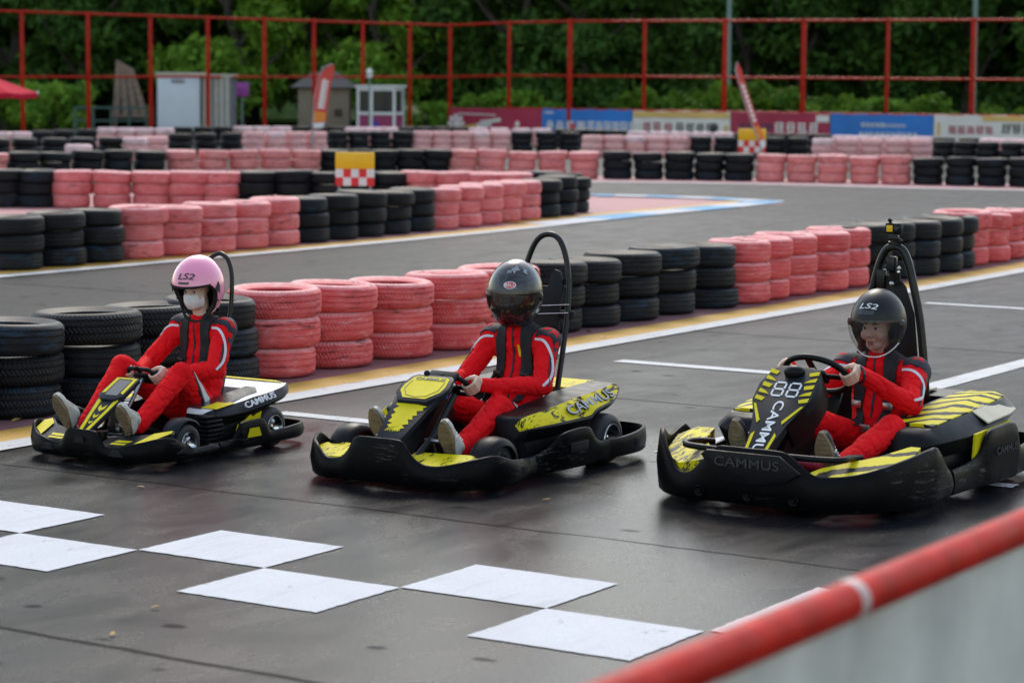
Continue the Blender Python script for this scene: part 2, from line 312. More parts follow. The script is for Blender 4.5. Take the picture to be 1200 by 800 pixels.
# ------------------------------------------------------------------ mesh building
class MB:
    def __init__(s): s.v = []; s.f = []; s.m = []
    def add(s, vs, fs, mi=0, T=None):
        o = len(s.v)
        for p in vs:
            p = V(p)
            s.v.append(T @ p if T is not None else p)
        for f in fs: s.f.append([i+o for i in f]); s.m.append(mi)
    def box(s, c, size, mi=0, R=None, bev=0, T=None):
        bm = bmesh.new(); bmesh.ops.create_cube(bm, size=1)
        for v in bm.verts: v.co = V((v.co.x*size[0], v.co.y*size[1], v.co.z*size[2]))
        if bev: bmesh.ops.bevel(bm, geom=bm.edges[:], offset=bev, segments=2, affect='EDGES', profile=.5)
        Mx = Matrix.Translation(V(c)) @ (R.to_4x4() if R is not None else Matrix())
        if T is not None: Mx = T @ Mx
        s.bm(bm, mi, Mx)
    def bm(s, bm, mi=0, T=None):
        bm.verts.index_update()
        s.add([v.co for v in bm.verts], [[v.index for v in f.verts] for f in bm.faces], mi, T); bm.free()
    def tube(s, pts, r, n=10, mi=0, closed=False, cap=True, T=None):
        pts = [V(p) for p in pts]; N = len(pts)
        rs = r if hasattr(r, '__len__') else [r]*N
        vs = []; fs = []; up = None
        for i, p in enumerate(pts):
            a = pts[(i-1) % N] if (closed or i > 0) else p
            b = pts[(i+1) % N] if (closed or i < N-1) else p
            t = (b-a).normalized()
            if up is None:
                up = t.orthogonal().normalized()
            else:
                up = (up - t*up.dot(t))
                up = up.normalized() if up.length > 1e-6 else t.orthogonal().normalized()
            w = t.cross(up)
            for k in range(n):
                an = 2*PI*k/n
                vs.append(p + (up*math.cos(an)+w*math.sin(an))*rs[i])
        for i in range(N if closed else N-1):
            j = (i+1) % N
            for k in range(n):
                l = (k+1) % n
                fs.append([i*n+k, i*n+l, j*n+l, j*n+k])
        if cap and not closed:
            fs.append([k for k in range(n)][::-1]); fs.append([(N-1)*n+k for k in range(n)])
        s.add(vs, fs, mi, T)
    def lathe(s, prof, n=32, mi=0, T=None, closed=False):
        vs = []; fs = []; N = len(prof)
        for k in range(n):
            a = 2*PI*k/n
            for (r, z) in prof: vs.append((r*math.cos(a), r*math.sin(a), z))
        for k in range(n):
            l = (k+1) % n
            for i in range(N if closed else N-1):
                j = (i+1) % N
                fs.append([k*N+i, l*N+i, l*N+j, k*N+j])
        s.add(vs, fs, mi, T)
    def prism(s, poly, h, mi=0, T=None, bev=0, side=None):
        # polygon in xy, extruded from z=0 to h
        n = len(poly); ar = sum(poly[i][0]*poly[(i+1) % n][1]-poly[(i+1) % n][0]*poly[i][1] for i in range(n))
        if ar < 0: poly = poly[::-1]
        if bev:
            bm = bmesh.new()
            a = [bm.verts.new((x, y, 0)) for x, y in poly]; b = [bm.verts.new((x, y, h)) for x, y in poly]
            bm.faces.new(a[::-1]); tf = bm.faces.new(b)
            for i in range(n): bm.faces.new([a[i], a[(i+1) % n], b[(i+1) % n], b[i]])
            bmesh.ops.bevel(bm, geom=list(tf.edges), offset=bev, segments=2, affect='EDGES', profile=.5)
            s.bm(bm, mi, T); return
        vs = [(x, y, 0) for x, y in poly]+[(x, y, h) for x, y in poly]
        s.add(vs, [list(range(n))[::-1], [n+i for i in range(n)]], mi, T)
        s.add(vs, [[i, (i+1) % n, n+(i+1) % n, n+i] for i in range(n)], mi if side is None else side, T)
    def loft(s, rings, mi=0, cap=True, T=None, closed=True):
        n = len(rings[0]); vs = [p for r in rings for p in r]; fs = []
        for i in range(len(rings)-1):
            for k in range(n if closed else n-1):
                l = (k+1) % n; fs.append([i*n+k, i*n+l, (i+1)*n+l, (i+1)*n+k])
        if cap: fs.append(list(range(n))[::-1]); fs.append([(len(rings)-1)*n+k for k in range(n)])
        s.add(vs, fs, mi, T)
    def quad(s, a, b, c, d, mi=0, T=None): s.add([a, b, c, d], [[0, 1, 2, 3]], mi, T)
    def ball(s, c, r, mi=0, n=16, T=None):
        rr = r if hasattr(r, '__len__') else (r, r, r)
        bm = bmesh.new(); bmesh.ops.create_uvsphere(bm, u_segments=n, v_segments=max(6, n//2+2), radius=1)
        for v in bm.verts: v.co = V((v.co.x*rr[0], v.co.y*rr[1], v.co.z*rr[2]))+V(c)
        s.bm(bm, mi, T)
    def mesh(s, name, mlist, smooth=35):
        me = bpy.data.meshes.new(name); me.from_pydata([tuple(v) for v in s.v], [], s.f)
        for m in mlist: me.materials.append(M[m] if isinstance(m, str) else m)
        me.polygons.foreach_set('material_index', s.m)
        bm = bmesh.new(); bm.from_mesh(me); bmesh.ops.recalc_face_normals(bm, faces=bm.faces[:]); bm.to_mesh(me); bm.free()
        if smooth:
            me.polygons.foreach_set('use_smooth', [True]*len(me.polygons))
            if smooth < 180: me.set_sharp_from_angle(angle=math.radians(smooth))
        me.update(); return me
    def obj(s, name, mlist, parent=None, smooth=35):
        if isinstance(mlist, str): mlist = [mlist]
        return link(name, s.mesh(name, mlist, smooth), parent)
def link(name, me, parent=None):
    o = bpy.data.objects.new(name, me); C.objects.link(o)
    if parent is not None: o.parent = parent
    return o
def tag(o, label=None, cat=None, group=None, kind=None):
    if label: o['label'] = label
    if cat: o['category'] = cat
    if group: o['group'] = group
    if kind: o['kind'] = kind
    return o
def thing(name, label, cat, loc=(0, 0, 0), rz=0, group=None):
    o = bpy.data.objects.new(name, None); C.objects.link(o); o.empty_display_size = .1
    o.location = loc; o.rotation_euler = (0, 0, rz); return tag(o, label, cat, group)
def catmull(pts, per=6, closed=False):
    pts = [V(p) for p in pts]; N = len(pts); out = []
    for i in range(N if closed else N-1):
        p0 = pts[(i-1) % N] if (closed or i > 0) else pts[0]*2-pts[1]
        p1 = pts[i]; p2 = pts[(i+1) % N]
        p3 = pts[(i+2) % N] if (closed or i < N-2) else pts[-1]*2-pts[-2]
        for k in range(per):
            t = k/per
            out.append(.5*((2*p1)+(-p0+p2)*t+(2*p0-5*p1+4*p2-p3)*t*t+(-p0+3*p1-3*p2+p3)*t**3))
    if not closed: out.append(pts[-1])
    return out
def frame(o, x, y):
    # matrix with origin o, x axis x, y axis y (orthonormalised)
    x = V(x).normalized(); z = x.cross(V(y)).normalized(); y = z.cross(x)
    return Matrix(((x.x, y.x, z.x, o[0]), (x.y, y.y, z.y, o[1]), (x.z, y.z, z.z, o[2]), (0, 0, 0, 1)))
def text_bm(s, size, extr=.001, shear=0, sx=1):
    cu = bpy.data.curves.new('t', 'FONT'); cu.body = s; cu.size = size; cu.extrude = extr; cu.align_x = 'CENTER'; cu.align_y = 'CENTER'; cu.shear = shear; cu.space_character = 1.02
    cu.offset = size*.008
    ob = bpy.data.objects.new('t', cu); C.objects.link(ob)
    dg = bpy.context.evaluated_depsgraph_get(); me = bpy.data.meshes.new_from_object(ob.evaluated_get(dg))
    bpy.data.objects.remove(ob); bpy.data.curves.remove(cu)
    vs = [V((v.co.x*sx, v.co.y, v.co.z)) for v in me.vertices]; fs = [list(p.vertices) for p in me.polygons]
    bpy.data.meshes.remove(me); return vs, fs
def add_text(mb, s, size, T, mi=0, extr=.0012, shear=0, sx=1, bend=None):
    vs, fs = text_bm(s, size, extr, shear, sx)
    if bend: vs = [bend(v) for v in vs]
    mb.add(vs, fs, mi, T)
def evalmesh(me, mods):
    ob = bpy.data.objects.new('tmp', me); C.objects.link(ob)
    for t, kw in mods:
        m = ob.modifiers.new(t, t)
        for k, v in kw.items(): setattr(m, k, v)
    dg = bpy.context.evaluated_depsgraph_get(); dg.update()
    r = bpy.data.meshes.new_from_object(ob.evaluated_get(dg)); bpy.data.objects.remove(ob); return r
def remesh(mb, name, mat, voxel, smooth=4, fn=None):
    me0 = mb.mesh('tmp', [mat], 0)
    me = evalmesh(me0, [('REMESH', dict(mode='VOXEL', voxel_size=voxel)), ('SMOOTH', dict(iterations=smooth, factor=.5))])
    bpy.data.meshes.remove(me0)
    me.name = name
    if fn:
        no = [v.normal.copy() for v in me.vertices]
        for v, n in zip(me.vertices, no): v.co = v.co + n*fn(v.co, n)
    me.materials.clear(); me.materials.append(M[mat])
    me.polygons.foreach_set('use_smooth', [True]*len(me.polygons)); me.polygons.foreach_set('material_index', [0]*len(me.polygons)); me.update()
    return me
def cap(mb, a, b, ra, rb, n=14, mi=0, T=None):
    a = V(a); b = V(b); mb.tube([a, a.lerp(b, .5), b], [ra, (ra+rb)/2, rb], n, mi, T=T)
    mb.ball(a, ra, mi, n, T); mb.ball(b, rb, mi, n, T)
# ------------------------------------------------------------------ camera, light
CP = V((7.832437553, -8.18379817, 2.1))
RT = V((0.84637209, 0.53251812, 0.00887349)); UP = V((-0.06380582, 0.0848424, 0.99434933)); FW = V((-0.52875619, 0.84215569, -0.10578599))
cam = bpy.data.cameras.new('camera'); co = bpy.data.objects.new('camera', cam); C.objects.link(co)
co.matrix_world = Matrix(((RT.x, UP.x, -FW.x, CP.x), (RT.y, UP.y, -FW.y, CP.y), (RT.z, UP.z, -FW.z, CP.z), (0, 0, 0, 1)))
cam.lens = 84.99; cam.sensor_width = 36; cam.clip_end = 1500
cam.dof.use_dof = True; cam.dof.focus_distance = 13.2; cam.dof.aperture_fstop = 3.0
S.camera = co
F = 2833
def D(px, py): return FW*F + RT*(px-600) - UP*(py-400)
def G(px, py, z=0):      # surveyed ground (or height z) point
    d = D(px, py); return CP + d*((z-CP.z)/d.z)
def P(px, py, depth): return CP + D(px, py)*(depth/F)

w = bpy.data.worlds.new('World'); S.world = w; w.use_nodes = True
nt = w.node_tree; bg = nt.nodes['Background']
sky = nt.nodes.new('ShaderNodeTexSky'); sky.sky_type = 'NISHITA'; sky.sun_disc = False
SUN_AZ = math.radians(-33)     # direction towards the sun, from +Y turning to +X
SUN_EL = math.radians(44)
sky.sun_elevation = SUN_EL; sky.sun_rotation = SUN_AZ
sky.air_density = 1.6; sky.dust_density = 1.6; sky.ozone_density = 1.6
hs = nt.nodes.new('ShaderNodeHueSaturation'); hs.inputs['Saturation'].default_value = .75; nt.links.new(sky.outputs[0], hs.inputs['Color']); nt.links.new(hs.outputs[0], bg.inputs[0]); bg.inputs[1].default_value = .15
sl = bpy.data.lights.new('sun', 'SUN'); sl.energy = .9; sl.angle = math.radians(18); sl.color = (1, .92, .80)
so = bpy.data.objects.new('sun', sl); C.objects.link(so)
sd = V((math.sin(SUN_AZ)*math.cos(SUN_EL), math.cos(SUN_AZ)*math.cos(SUN_EL), math.sin(SUN_EL)))
so.rotation_euler = sd.to_track_quat('Z', 'Y').to_euler(); so.location = (0, 0, 30)
S.view_settings.view_transform = 'Standard'; S.view_settings.look = 'None'; S.view_settings.exposure = .82; S.view_settings.gamma = 1
S.cycles.max_bounces = 6; S.cycles.transparent_max_bounces = 12
S.render.engine = 'CYCLES'
try: S.cycles.use_denoising = True
except Exception: pass

# ------------------------------------------------------------------ ground
def sheet(name, poly, z, mat, parent=None):
    mb = MB(); mb.add([(x, y, z) for x, y in poly], [list(range(len(poly)))]); o = mb.obj(name, mat, parent, 0)
    return tag(o, kind='structure') if parent is None else o
E_ = 400
sheet('ground', [(-E_, -60), (60, -60), (E_, 300), (E_, E_), (-E_, E_)], -.012, 'grass')
trk = [(40, -30), (40, 120)]
sheet('track', [(-62, -30), (14, -30), (14, 88), (-62, 88)], 0, 'asphalt')
# kerb area under the near wall of tyres (white line, ochre band, maroon ground)
def strip(name, line, w0, w1, z, mat):
    mb = MB(); L = [V((*p, 0)) for p in line]; a = []; b = []
    for i, p in enumerate(L):
        t = (L[min(i+1, len(L)-1)]-L[max(i-1, 0)]).normalized(); n = V((-t.y, t.x, 0))
        a.append(p+n*w0+V((0, 0, z))); b.append(p+n*w1+V((0, 0, z)))
    n = len(L); mb.add(a+b, [[i, i+1, n+i+1, n+i] for i in range(n-1)]); return tag(mb.obj(name, mat, None, 0), kind='structure')
near = [(-1.97, y) for y in (-12, 0, 10, 20, 30, 36)]
near = catmull([(-1.97, -14, 0), (-1.97, 0, 0), (-1.96, 10, 0), (-2.05, 19, 0), (-2.4, 28, 0), (-3.6, 40, 0)], 5); near = [(p.x, p.y) for p in near]
strip('white_edge_line', near, -.12, .11, .008, 'white_line')
strip('ochre_kerb_band', near, .11, .43, .008, 'yellow_paint')
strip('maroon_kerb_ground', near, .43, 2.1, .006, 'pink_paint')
# far edge of the second straight
far = catmull([(-10.5, -2, 0), (-10.45, 8, 0), (-10.5, 15, 0), (-10.62, 20, 0), (-10.95, 24.2, 0), (-11.2, 28.5, 0), (-11.1, 31.2, 0)], 6); far = [(p.x, p.y) for p in far]
isl = [G(677, 229), G(760, 230.5), G(840, 233), G(900, 236)]
isl = [(p.x, p.y) for p in isl]
poly = [(x-.05, y) for x, y in far] + isl[::-1] + [(-19, 30), (-24, 24), (-30, 10), (-30, -2)]
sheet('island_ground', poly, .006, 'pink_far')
strip('white_island_line', far[:26], -.05, .20, .010, 'white_line')
strip('ochre_island_band', far[:26], .20, .52, .010, 'yellow_paint')
# blue and white kerb at the tip of the island
tip = catmull([V((*far[22], 0)), V((*far[27], 0)), V((*far[32], 0)), G(915, 237.5), G(900, 236), V((*isl[2], 0)), V((*isl[1], 0)), V((*isl[0], 0)), V((-18, 31.6, 0))], 4)
for i in range(len(tip)-1):
    a, b = tip[i], tip[i+1]
    if (b-a).length < .05: continue
    strip('island_kerb_stripe', [(a.x, a.y), (b.x, b.y)], -.05, .62, .014+.0006*i, 'blue_paint' if (i//2) % 2 else 'white_paint')
strip('ochre_tip_band', [(p.x, p.y) for p in tip[:14]], .62, .95, .012, 'yellow_paint')
# pale apron below the far wall of tyres
apron = [G(x, y) for x, y in ((560, 212), (640, 213), (790, 214.5), (883, 216), (977, 218), (1068, 220.5), (1230, 224), (1330, 227))]
strip('far_apron_line', [(p.x, p.y) for p in apron], -.15, .25, .008, 'white_line')
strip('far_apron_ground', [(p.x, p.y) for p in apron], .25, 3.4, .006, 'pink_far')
# grid box lines and start line squares
def rect(name, x0, y0, x1, y1, z=.0045, mat='white_line', j=.006):
    cs = [(x0, y0), (x1, y0), (x1, y1), (x0, y1)]; out = []; rr = random.Random(int(x0*977+y0*131))
    for k in range(4):
        p, q_ = cs[k], cs[(k+1) % 4]; n = max(2, int(math.hypot(q_[0]-p[0], q_[1]-p[1])/.03)); dx, dy = (q_[1]-p[1]), -(q_[0]-p[0]); L = math.hypot(dx, dy) or 1
        for m_ in range(n):
            t_ = m_/n; w_ = 0 if m_ == 0 else rr.uniform(-j, j*.3)*(1 if rr.random() < .5 else .3); out.append((p[0]+(q_[0]-p[0])*t_+dx/L*w_, p[1]+(q_[1]-p[1])*t_+dy/L*w_))
    return sheet(name, out, z, mat)
rect('grid_line', -1.26, 7.74, .10, 7.91); rect('grid_line', -1.56, 3.91, .02, 4.06); rect('grid_line', 1.20, 3.92, 3.36, 4.04)
rect('grid_line', -1.30, 13.9, .3, 14.06); rect('grid_line', 1.24, 4.06, 1.44, 13.4, .0045)
rect('grid_line', -1.3, 20, .3, 20.16)
rect('track_edge_line', 3.60, .02, 3.80, 1.0, .0045, 'white_line')
sx, sy = .717, .5877
squares = [(-3, 0), (-1, 0), (1, 0), (3, 0), (-2, 1), (0, 1), (2, 1), (4, 1)]
for i, r in squares:
    y0, y1 = (0.002, sy) if r == 0 else (-sy, -.002)
    rect('start_line_square', i*sx, y0, (i+1)*sx, y1, .004, 'white_paint')

# ------------------------------------------------------------------ wall tyres
def tyre_profile(R_=.325, H=.205, ri=.205, hi=True):
    h = H/2; p = []
    if hi:
        p = [(ri+.012, h*.52), (ri, h*.60), (ri+.004, h*.72), (ri+.03, h*.80), (ri+.065, h*.97), (R_-.045, h*.99), (R_-.022, h*.90), (R_-.006, h*.74)]
        g = [.60, .22, -.22, -.60]; 
        for k in g:
            p += [(R_-.001+(.002 if abs(k) < .3 else 0), h*(k+.055)), (R_-.008, h*(k+.04)), (R_-.008, h*(k-.04)), (R_-.001+(.002 if abs(k) < .3 else 0), h*(k-.055))]
        p += [(R_-.006, -h*.74), (R_-.022, -h*.90), (R_-.045, -h*.99), (ri+.065, -h*.97), (ri+.03, -h*.80), (ri+.004, -h*.72), (ri, -h*.60), (ri+.012, -h*.52), (R_-.03, -h*.66), (R_-.022, 0), (R_-.03, h*.66)]
    else:
        p = [(ri+.01, h*.5), (ri+.02, h*.85), (R_-.05, h), (R_-.012, h*.82), (R_, h*.5), (R_, -h*.5), (R_-.012, -h*.82), (R_-.05, -h), (ri+.02, -h*.85), (ri+.01, -h*.5), (R_-.03, 0)]
    return p
TV = []
for k in range(4):
    mb = MB(); mb.lathe(tyre_profile(.318+.006*k, .205, .20+.006*k), 56, closed=True); TV.append(mb)
TM = {}
def tyre_mesh(k, mat):
    if (k, mat) not in TM: TM[(k, mat)] = TV[k].mesh('tyre', [mat], 40)
    return TM[(k, mat)]
LV = ['bottom', 'middle', 'top']
NT = [0]
hidden = []
def stack(x, y, red, ordn, grp, group, far=False, skip=0, mid=False):
    zc = .008
    for l in range(3):
        if l < skip: hidden.append((x, y, l, red, .325)); zc += .204; continue
        k = random.randrange(4)
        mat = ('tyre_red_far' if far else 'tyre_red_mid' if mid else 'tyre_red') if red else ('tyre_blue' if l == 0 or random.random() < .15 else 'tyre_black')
        me = tyre_mesh(k, mat)
        o = link('tyre', me)
        j = .016 if l < 2 else .034; hz = random.uniform(.92, 1.05)
        o.location = (x+random.uniform(-j, j), y+random.uniform(-j, j), .1025*hz+zc); zc += .205*hz-.001
        o.rotation_euler = (random.uniform(-.016, .016)*l, random.uniform(-.016, .016)*l, random.uniform(0, 6.28))
        s = random.uniform(.97, 1.03) if l < 2 else random.uniform(.98, 1.08); o.scale = (s*random.uniform(.985, 1.015), s, hz)
        col = 'red' if red else 'black'
        bl = 'blue-scuffed ' if mat == 'tyre_blue' else ''
        tag(o, f'{LV[l]} {bl}{col} tyre, {ORD[ordn]} stack from left of {grp}', 'tyre', group)
        NT[0] += 1
# near wall
nearY = {-1: 2.25, 0: 2.95, 1: 3.62, 2: 4.28, 3: 4.87, 4: 5.57, 5: 6.31, 6: 7.09, 7: 7.84, 8: 8.62, 9: 9.43, 10: 10.06, 11: 10.76, 12: 11.48, 13: 12.28, 14: 12.93, 15: 13.48, 16: 14.09, 17: 14.75, 18: 15.36, 19: 16.0, 20: 16.65, 21: 17.28, 22: 17.92, 23: 18.55, 24: 19.18, 25: 19.82, 26: 20.5, 27: 21.15}
NG = [(-1, 3, 0, 'near black group behind left kart'), (4, 8, 1, 'near red group between left and middle drivers'), (9, 13, 0, 'near black group right of middle driver'), (14, 18, 1, 'near red group between middle and right drivers'), (19, 23, 0, 'near black group behind right driver'), (24, 27, 1, 'near red group at right edge')]
for a, b, red, g in NG:
    for n in range(a, b+1): stack(-2.86 + random.uniform(-.03, .03) - (.05*(n-22) if n > 22 else 0), nearY[n], red, n-a, g, 'tyre wall beside the start grid')
# second wall, on the near side of the island
r2 = []
for i in range(20):
    t = i/19; r2.append((-11.15-.35*t-.85*t*t, 11.6+13.7*t))
r2g = [(0, 2, 0, 'second-row black group at left edge'), (3, 7, 1, 'second-row red group above pink helmet'), (8, 12, 0, 'second-row black group left of middle hoop'), (13, 17, 1, 'second-row red group ending the island'), (18, 19, 0, 'second-row black group at island end')]
for a, b, red, g in r2g:
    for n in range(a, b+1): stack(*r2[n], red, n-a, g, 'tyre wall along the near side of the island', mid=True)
# third wall, on the far side of the island
def along(P0, P1, xs):
    out = []
    for px in xs:
        d = D(px, 200); n = V((-d.y, d.x, 0)); a = V((*P0, 0)); b = V((*P1, 0)); c = V((CP.x, CP.y, 0))
        t = (c-a).dot(n)/((b-a).dot(n)); p = a+(b-a)*t; out.append((p.x, p.y))
    return out
r3 = [(3, [3, 41], 0, 'third-row black group at left edge'), (5, [84, 131, 177, 220, 260], 1, 'third-row red group left of centre'), (5, [301, 343, 384, 424, 458], 0, 'third-row black group behind chequered marker'), (4, [493, 529, 564, 598], 1, 'third-row red group on the island')]
for _, xs, red, g in r3:
    for k, p in enumerate(along((-20.6, 21.3), (-13.1, 27.3), xs)): stack(*p, red, k, g, 'tyre wall along the far side of the island', False, 0 if xs[0] < 300 else 1, True)
for k, p in enumerate([(-13.9, 27.35), (-13.2, 26.95), (-12.65, 26.2)]): stack(*p, 0, k, 'black stacks curving round island tip', 'tyre wall along the far side of the island')
# fourth wall, across the far bend
c4 = [(-27.9, 27.2), (-26.9, 30.4), (-25.7, 33.2), (-24.4, 35.3), (-22.5, 37.3), (-20.4, 38.6), (-17.9, 39.8), (-15.5, 40.6), (-13, 41.2), (-10.3, 41.7), (-7.5, 42)]
def on_poly(px):
    for i in range(len(c4)-1):
        p = along(c4[i], c4[i+1], [px])[0]
        if min(c4[i][0], c4[i+1][0])-1e-6 <= p[0] <= max(c4[i][0], c4[i+1][0])+1e-6 : return p
    return along(c4[0], c4[1], [px])[0]
r4 = [([-10], 1, 'far-row red group at left edge', 1), ([26, 64, 101, 138, 175], 0, 'far-row black group at left', 1), ([212, 249, 286, 322, 358], 1, 'far-row red group left of chequered marker', 1), ([391, 419, 449, 480, 511], 0, 'far-row black group beside chequered marker', 1), ([542, 576, 611, 647, 685], 1, 'far-row red group left of far black ones', 0), ([724, 760, 796, 831, 866], 0, 'far-row black group left of leaning flag', 0), ([903, 939, 975, 1013, 1050], 1, 'far-row red group under blue banner', 0), ([1088, 1126, 1163, 1200], 0, 'far-row black group at right edge', 0)]
for xs, red, g, sk in r4:
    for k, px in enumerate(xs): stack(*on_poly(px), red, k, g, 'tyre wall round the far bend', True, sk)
# more rows beyond: small in the picture, one object
mbt = MB(); prof = tyre_profile(.32, .205, .21, False)
seg_mats = ['tyre_black', 'tyre_red_far', 'banner_white_tyre']
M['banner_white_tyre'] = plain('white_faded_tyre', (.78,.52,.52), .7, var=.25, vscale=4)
def far_stack(x, y, mi, layers=3, l0=0):
    for l in range(l0, layers):
        s = random.uniform(.97, 1.05)
        T = Matrix.Translation((x+random.uniform(-.02, .02), y+random.uniform(-.02, .02), .11+l*.205)) @ Matrix.Diagonal((s, s, 1, 1))
        k = mi
        if mi == 1 and l == 2 and random.random() < .35: k = 2
        if mi == 2 and l < 2: k = 1
        mbt.lathe(prof, 18, k, T, closed=True)
def far_seg(x0, x1, y0, y1, mi):
    a = G(x0, y0, .615); b = G(x1, y1, .615)
    wd = x1-x0; sc = F/((a+b)/2-CP).dot(FW); n = max(1, round(wd/sc/.66))
    for k in range(n):
        px = x0+wd*(k+.5)/n; p = G(px, y0+(y1-y0)*(k+.5)/n, .615); far_stack(p.x, p.y, mi)
for s in [(-20, 145, 163, 161, 0), (145, 195, 162, 160, 1), (196, 286, 157, 155.5, 0), (286, 383, 155, 154.5, 1), (383, 483, 154, 154, 0), (483, 598, 154, 154.5, 1), (598, 682, 154.5, 155, 0), (682, 807, 159, 160, 1), (807, 950, 160, 161.5, 0), (950, 1093, 162.5, 164, 1), (1093, 1225, 165, 168, 0),
          (-10, 35, 155, 155, 2), (35, 114, 154, 151, 0), (114, 203, 150, 150.5, 2), (203, 273, 149, 148.5, 0), (273, 341, 148.5, 148.5, 2), (341, 405, 148.5, 148.5, 0), (405, 466, 149.5, 149.5, 2), (466, 549, 149, 149, 0), (549, 648, 150, 151, 2), (648, 735, 151, 153, 0), (735, 860, 154, 155.5, 2), (860, 976, 156, 158, 0), (976, 1093, 159, 160.5, 2), (1093, 1150, 161, 162, 0), (1150, 1220, 162, 164, 2), (67, 117, 170, 169.5, 1)]:
    far_seg(*s)
for x, y, l, red, _ in hidden: 
    s = 1; mbt.lathe(prof, 18, 1 if red else 0, Matrix.Translation((x, y, .11+l*.205)), closed=True)
o = mbt.obj('distant_tyres', ['tyre_black', 'tyre_red_far', 'banner_white_tyre'], None, 60)
tag(o, 'mass of stacked black, red and faded white tyres filling the far end of the circuit', 'tyres', kind='stuff')

# ------------------------------------------------------------------ red fence
ft = thing('fence', 'tall red steel fence of posts and rails behind the whole circuit', 'fence', (0, 0, 0))
def zat(px, py, base):   # height at pixel row py above ground point base
    d = D(px, py); t = V((base.x-CP.x, base.y-CP.y)).length/V((d.x, d.y)).length; return CP.z+d.z*t
pL = [(-45, 86.5), (27, 87), (104, 88), (177, 89.5), (244, 91), (310, 92.5), (368, 94), (425, 95.5), (480, 97), (527, 98.5)]
pR = [(596, 97.5), (667, 96), (754, 94.5), (848, 93), (940, 91.5), (1038, 90), (1138, 88.5), (1245, 87)]
def tops(px): return 14+(px-27)*.032 if px < 528 else (31-(px-527)*.06 if px < 620 else 25.3-(px-620)*.003)
def mids(px): return 90.3 if px < 528 else 88+(px-527)*.0085
def bots(px): return 131+(px-27)*0 if px < 528 else 126+(px-527)*.016
allp = []
for px, dp in pL+pR:
    b = P(px, 150, dp); b.z = 0; allp.append((px, b))
for i, (px, b) in enumerate(allp):
    z = zat(px, tops(px)-2.5, b); r = .075 if px in (667, 848, 940, 1138) else .055
    mb = MB(); mb.box((b.x, b.y, z/2), (2*r, 2*r, z), bev=.008); mb.obj('post', 'red_rail', ft)
for nm, fn, r in (('top_rail', tops, .046), ('middle_rail', mids, .042), ('bottom_rail', bots, .04)):
    for sec in (allp[:10], allp[9:]):
        if nm == 'bottom_rail' and sec is not allp and sec[0][0] < 500: continue
        mb = MB(); mb.tube([V((b.x, b.y, zat(px, fn(px), b))) for px, b in sec], r, 8); mb.obj(nm, 'red_rail', ft)
# banners hung on the lower fence
def fence_pt(px):
    for i in range(9, len(allp)-1):
        if allp[i][0] <= px <= allp[i+1][0]:
            a, b = allp[i], allp[i+1]; t = (px-a[0])/(b[0]-a[0]); return a[1].lerp(b[1], t)
    return allp[-1][1]
def banner(x0, x1, y0, y1, mat, label, deco):
    a = fence_pt(x0); b = fence_pt(x1); n = V(((b-a).y, -(b-a).x, 0)).normalized()
    a = a+n*.12; b = b+n*.12; L = (b-a).length; ux = (b-a).normalized()
    z1 = zat((x0+x1)/2, y0, (a+b)/2); z0 = zat((x0+x1)/2, y1+4, (a+b)/2); H = z1-z0
    o = thing('banner', label, 'banner', (a.x, a.y, z0))
    T = frame((0, 0, 0), ux, (0, 0, 1))
    mb = MB(); nx = 24; vs = []; fs = []
    for i in range(nx+1):
        for j in range(5):
            vs.append((L*i/nx, H*j/4+.02*math.sin(i*1.1)*(j == 4), .012*math.sin(i*.9+j)))
    for i in range(nx):
        for j in range(4): fs.append([i*5+j, (i+1)*5+j, (i+1)*5+j+1, i*5+j+1])
    mb.add(vs, fs, 0, T); mb.add([V(v)-V((0, 0, .015)) for v in vs], fs, 0, T)
    mb.obj('sheet', mat, o)
    mats_ = ['banner_white', 'banner_gold', 'banner_navy', 'banner_red', 'banner_blue', 'dark_vinyl', 'flag_red']
    md = MB(); deco(md, L, H, T); md.obj('lettering', mats_, o, 0)
def glyph(md, x, y, s, mi, T, seed):   # one blurred square character made of strokes
    rr = random.Random(seed); t = s*.15
    for k in range(3):
        yy = y+s*(.08+.36*k)+rr.uniform(-.03, .03)*s; md.box((x+s*.5+rr.uniform(-.08, .08)*s, yy, .022), (s*rr.uniform(.6, .95), t, .006), mi, T=T)
    for k in range(2):
        md.box((x+s*(.25+.5*k)+rr.uniform(-.06, .06)*s, y+s*.45, .023), (t, s*rr.uniform(.6, .9), .006), mi, T=T)
def row(md, x, y, s, n, mi, T, seed=1, gap=1.12):
    for k in range(n): glyph(md, x+k*s*gap, y, s, mi, T, seed*31+k)
def d_red1(md, L, H, T):
    for k in range(8):
        a = k*PI/4; md.box((L*.07+.28*math.cos(a), H*.5+.28*math.sin(a), .022), (.2, .16, .006), 0, Matrix.Rotation(a, 3, 'Z'), T=T)
    md.ball((L*.07, H*.5, .0), (.15, .15, .03), 0, 12, T)
    for k in range(7): md.box((L*(.2+.04*k), H*(.38+.02*k), .022), (.14, .2, .006), 1 if k < 3 else 0, Matrix.Rotation(.4, 3, 'Z'), T=T)
    for k in range(5): md.box((L*(.36+.045*k), H*(.55+.02*k), .022), (.16, .16, .006), 0, Matrix.Rotation(.3, 3, 'Z'), T=T)
    md.box((L*.3, H*.80, .022), (L*.42, .045, .006), 0, Matrix.Rotation(-.03, 3, 'Z'), T=T)
    md.box((L*.78, H*.3, .022), (L*.4, .1, .006), 0, Matrix.Rotation(.09, 3, 'Z'), T=T)
    md.ball((L*.74, H*.5, .0), (.1, .14, .03), 0, 10, T)
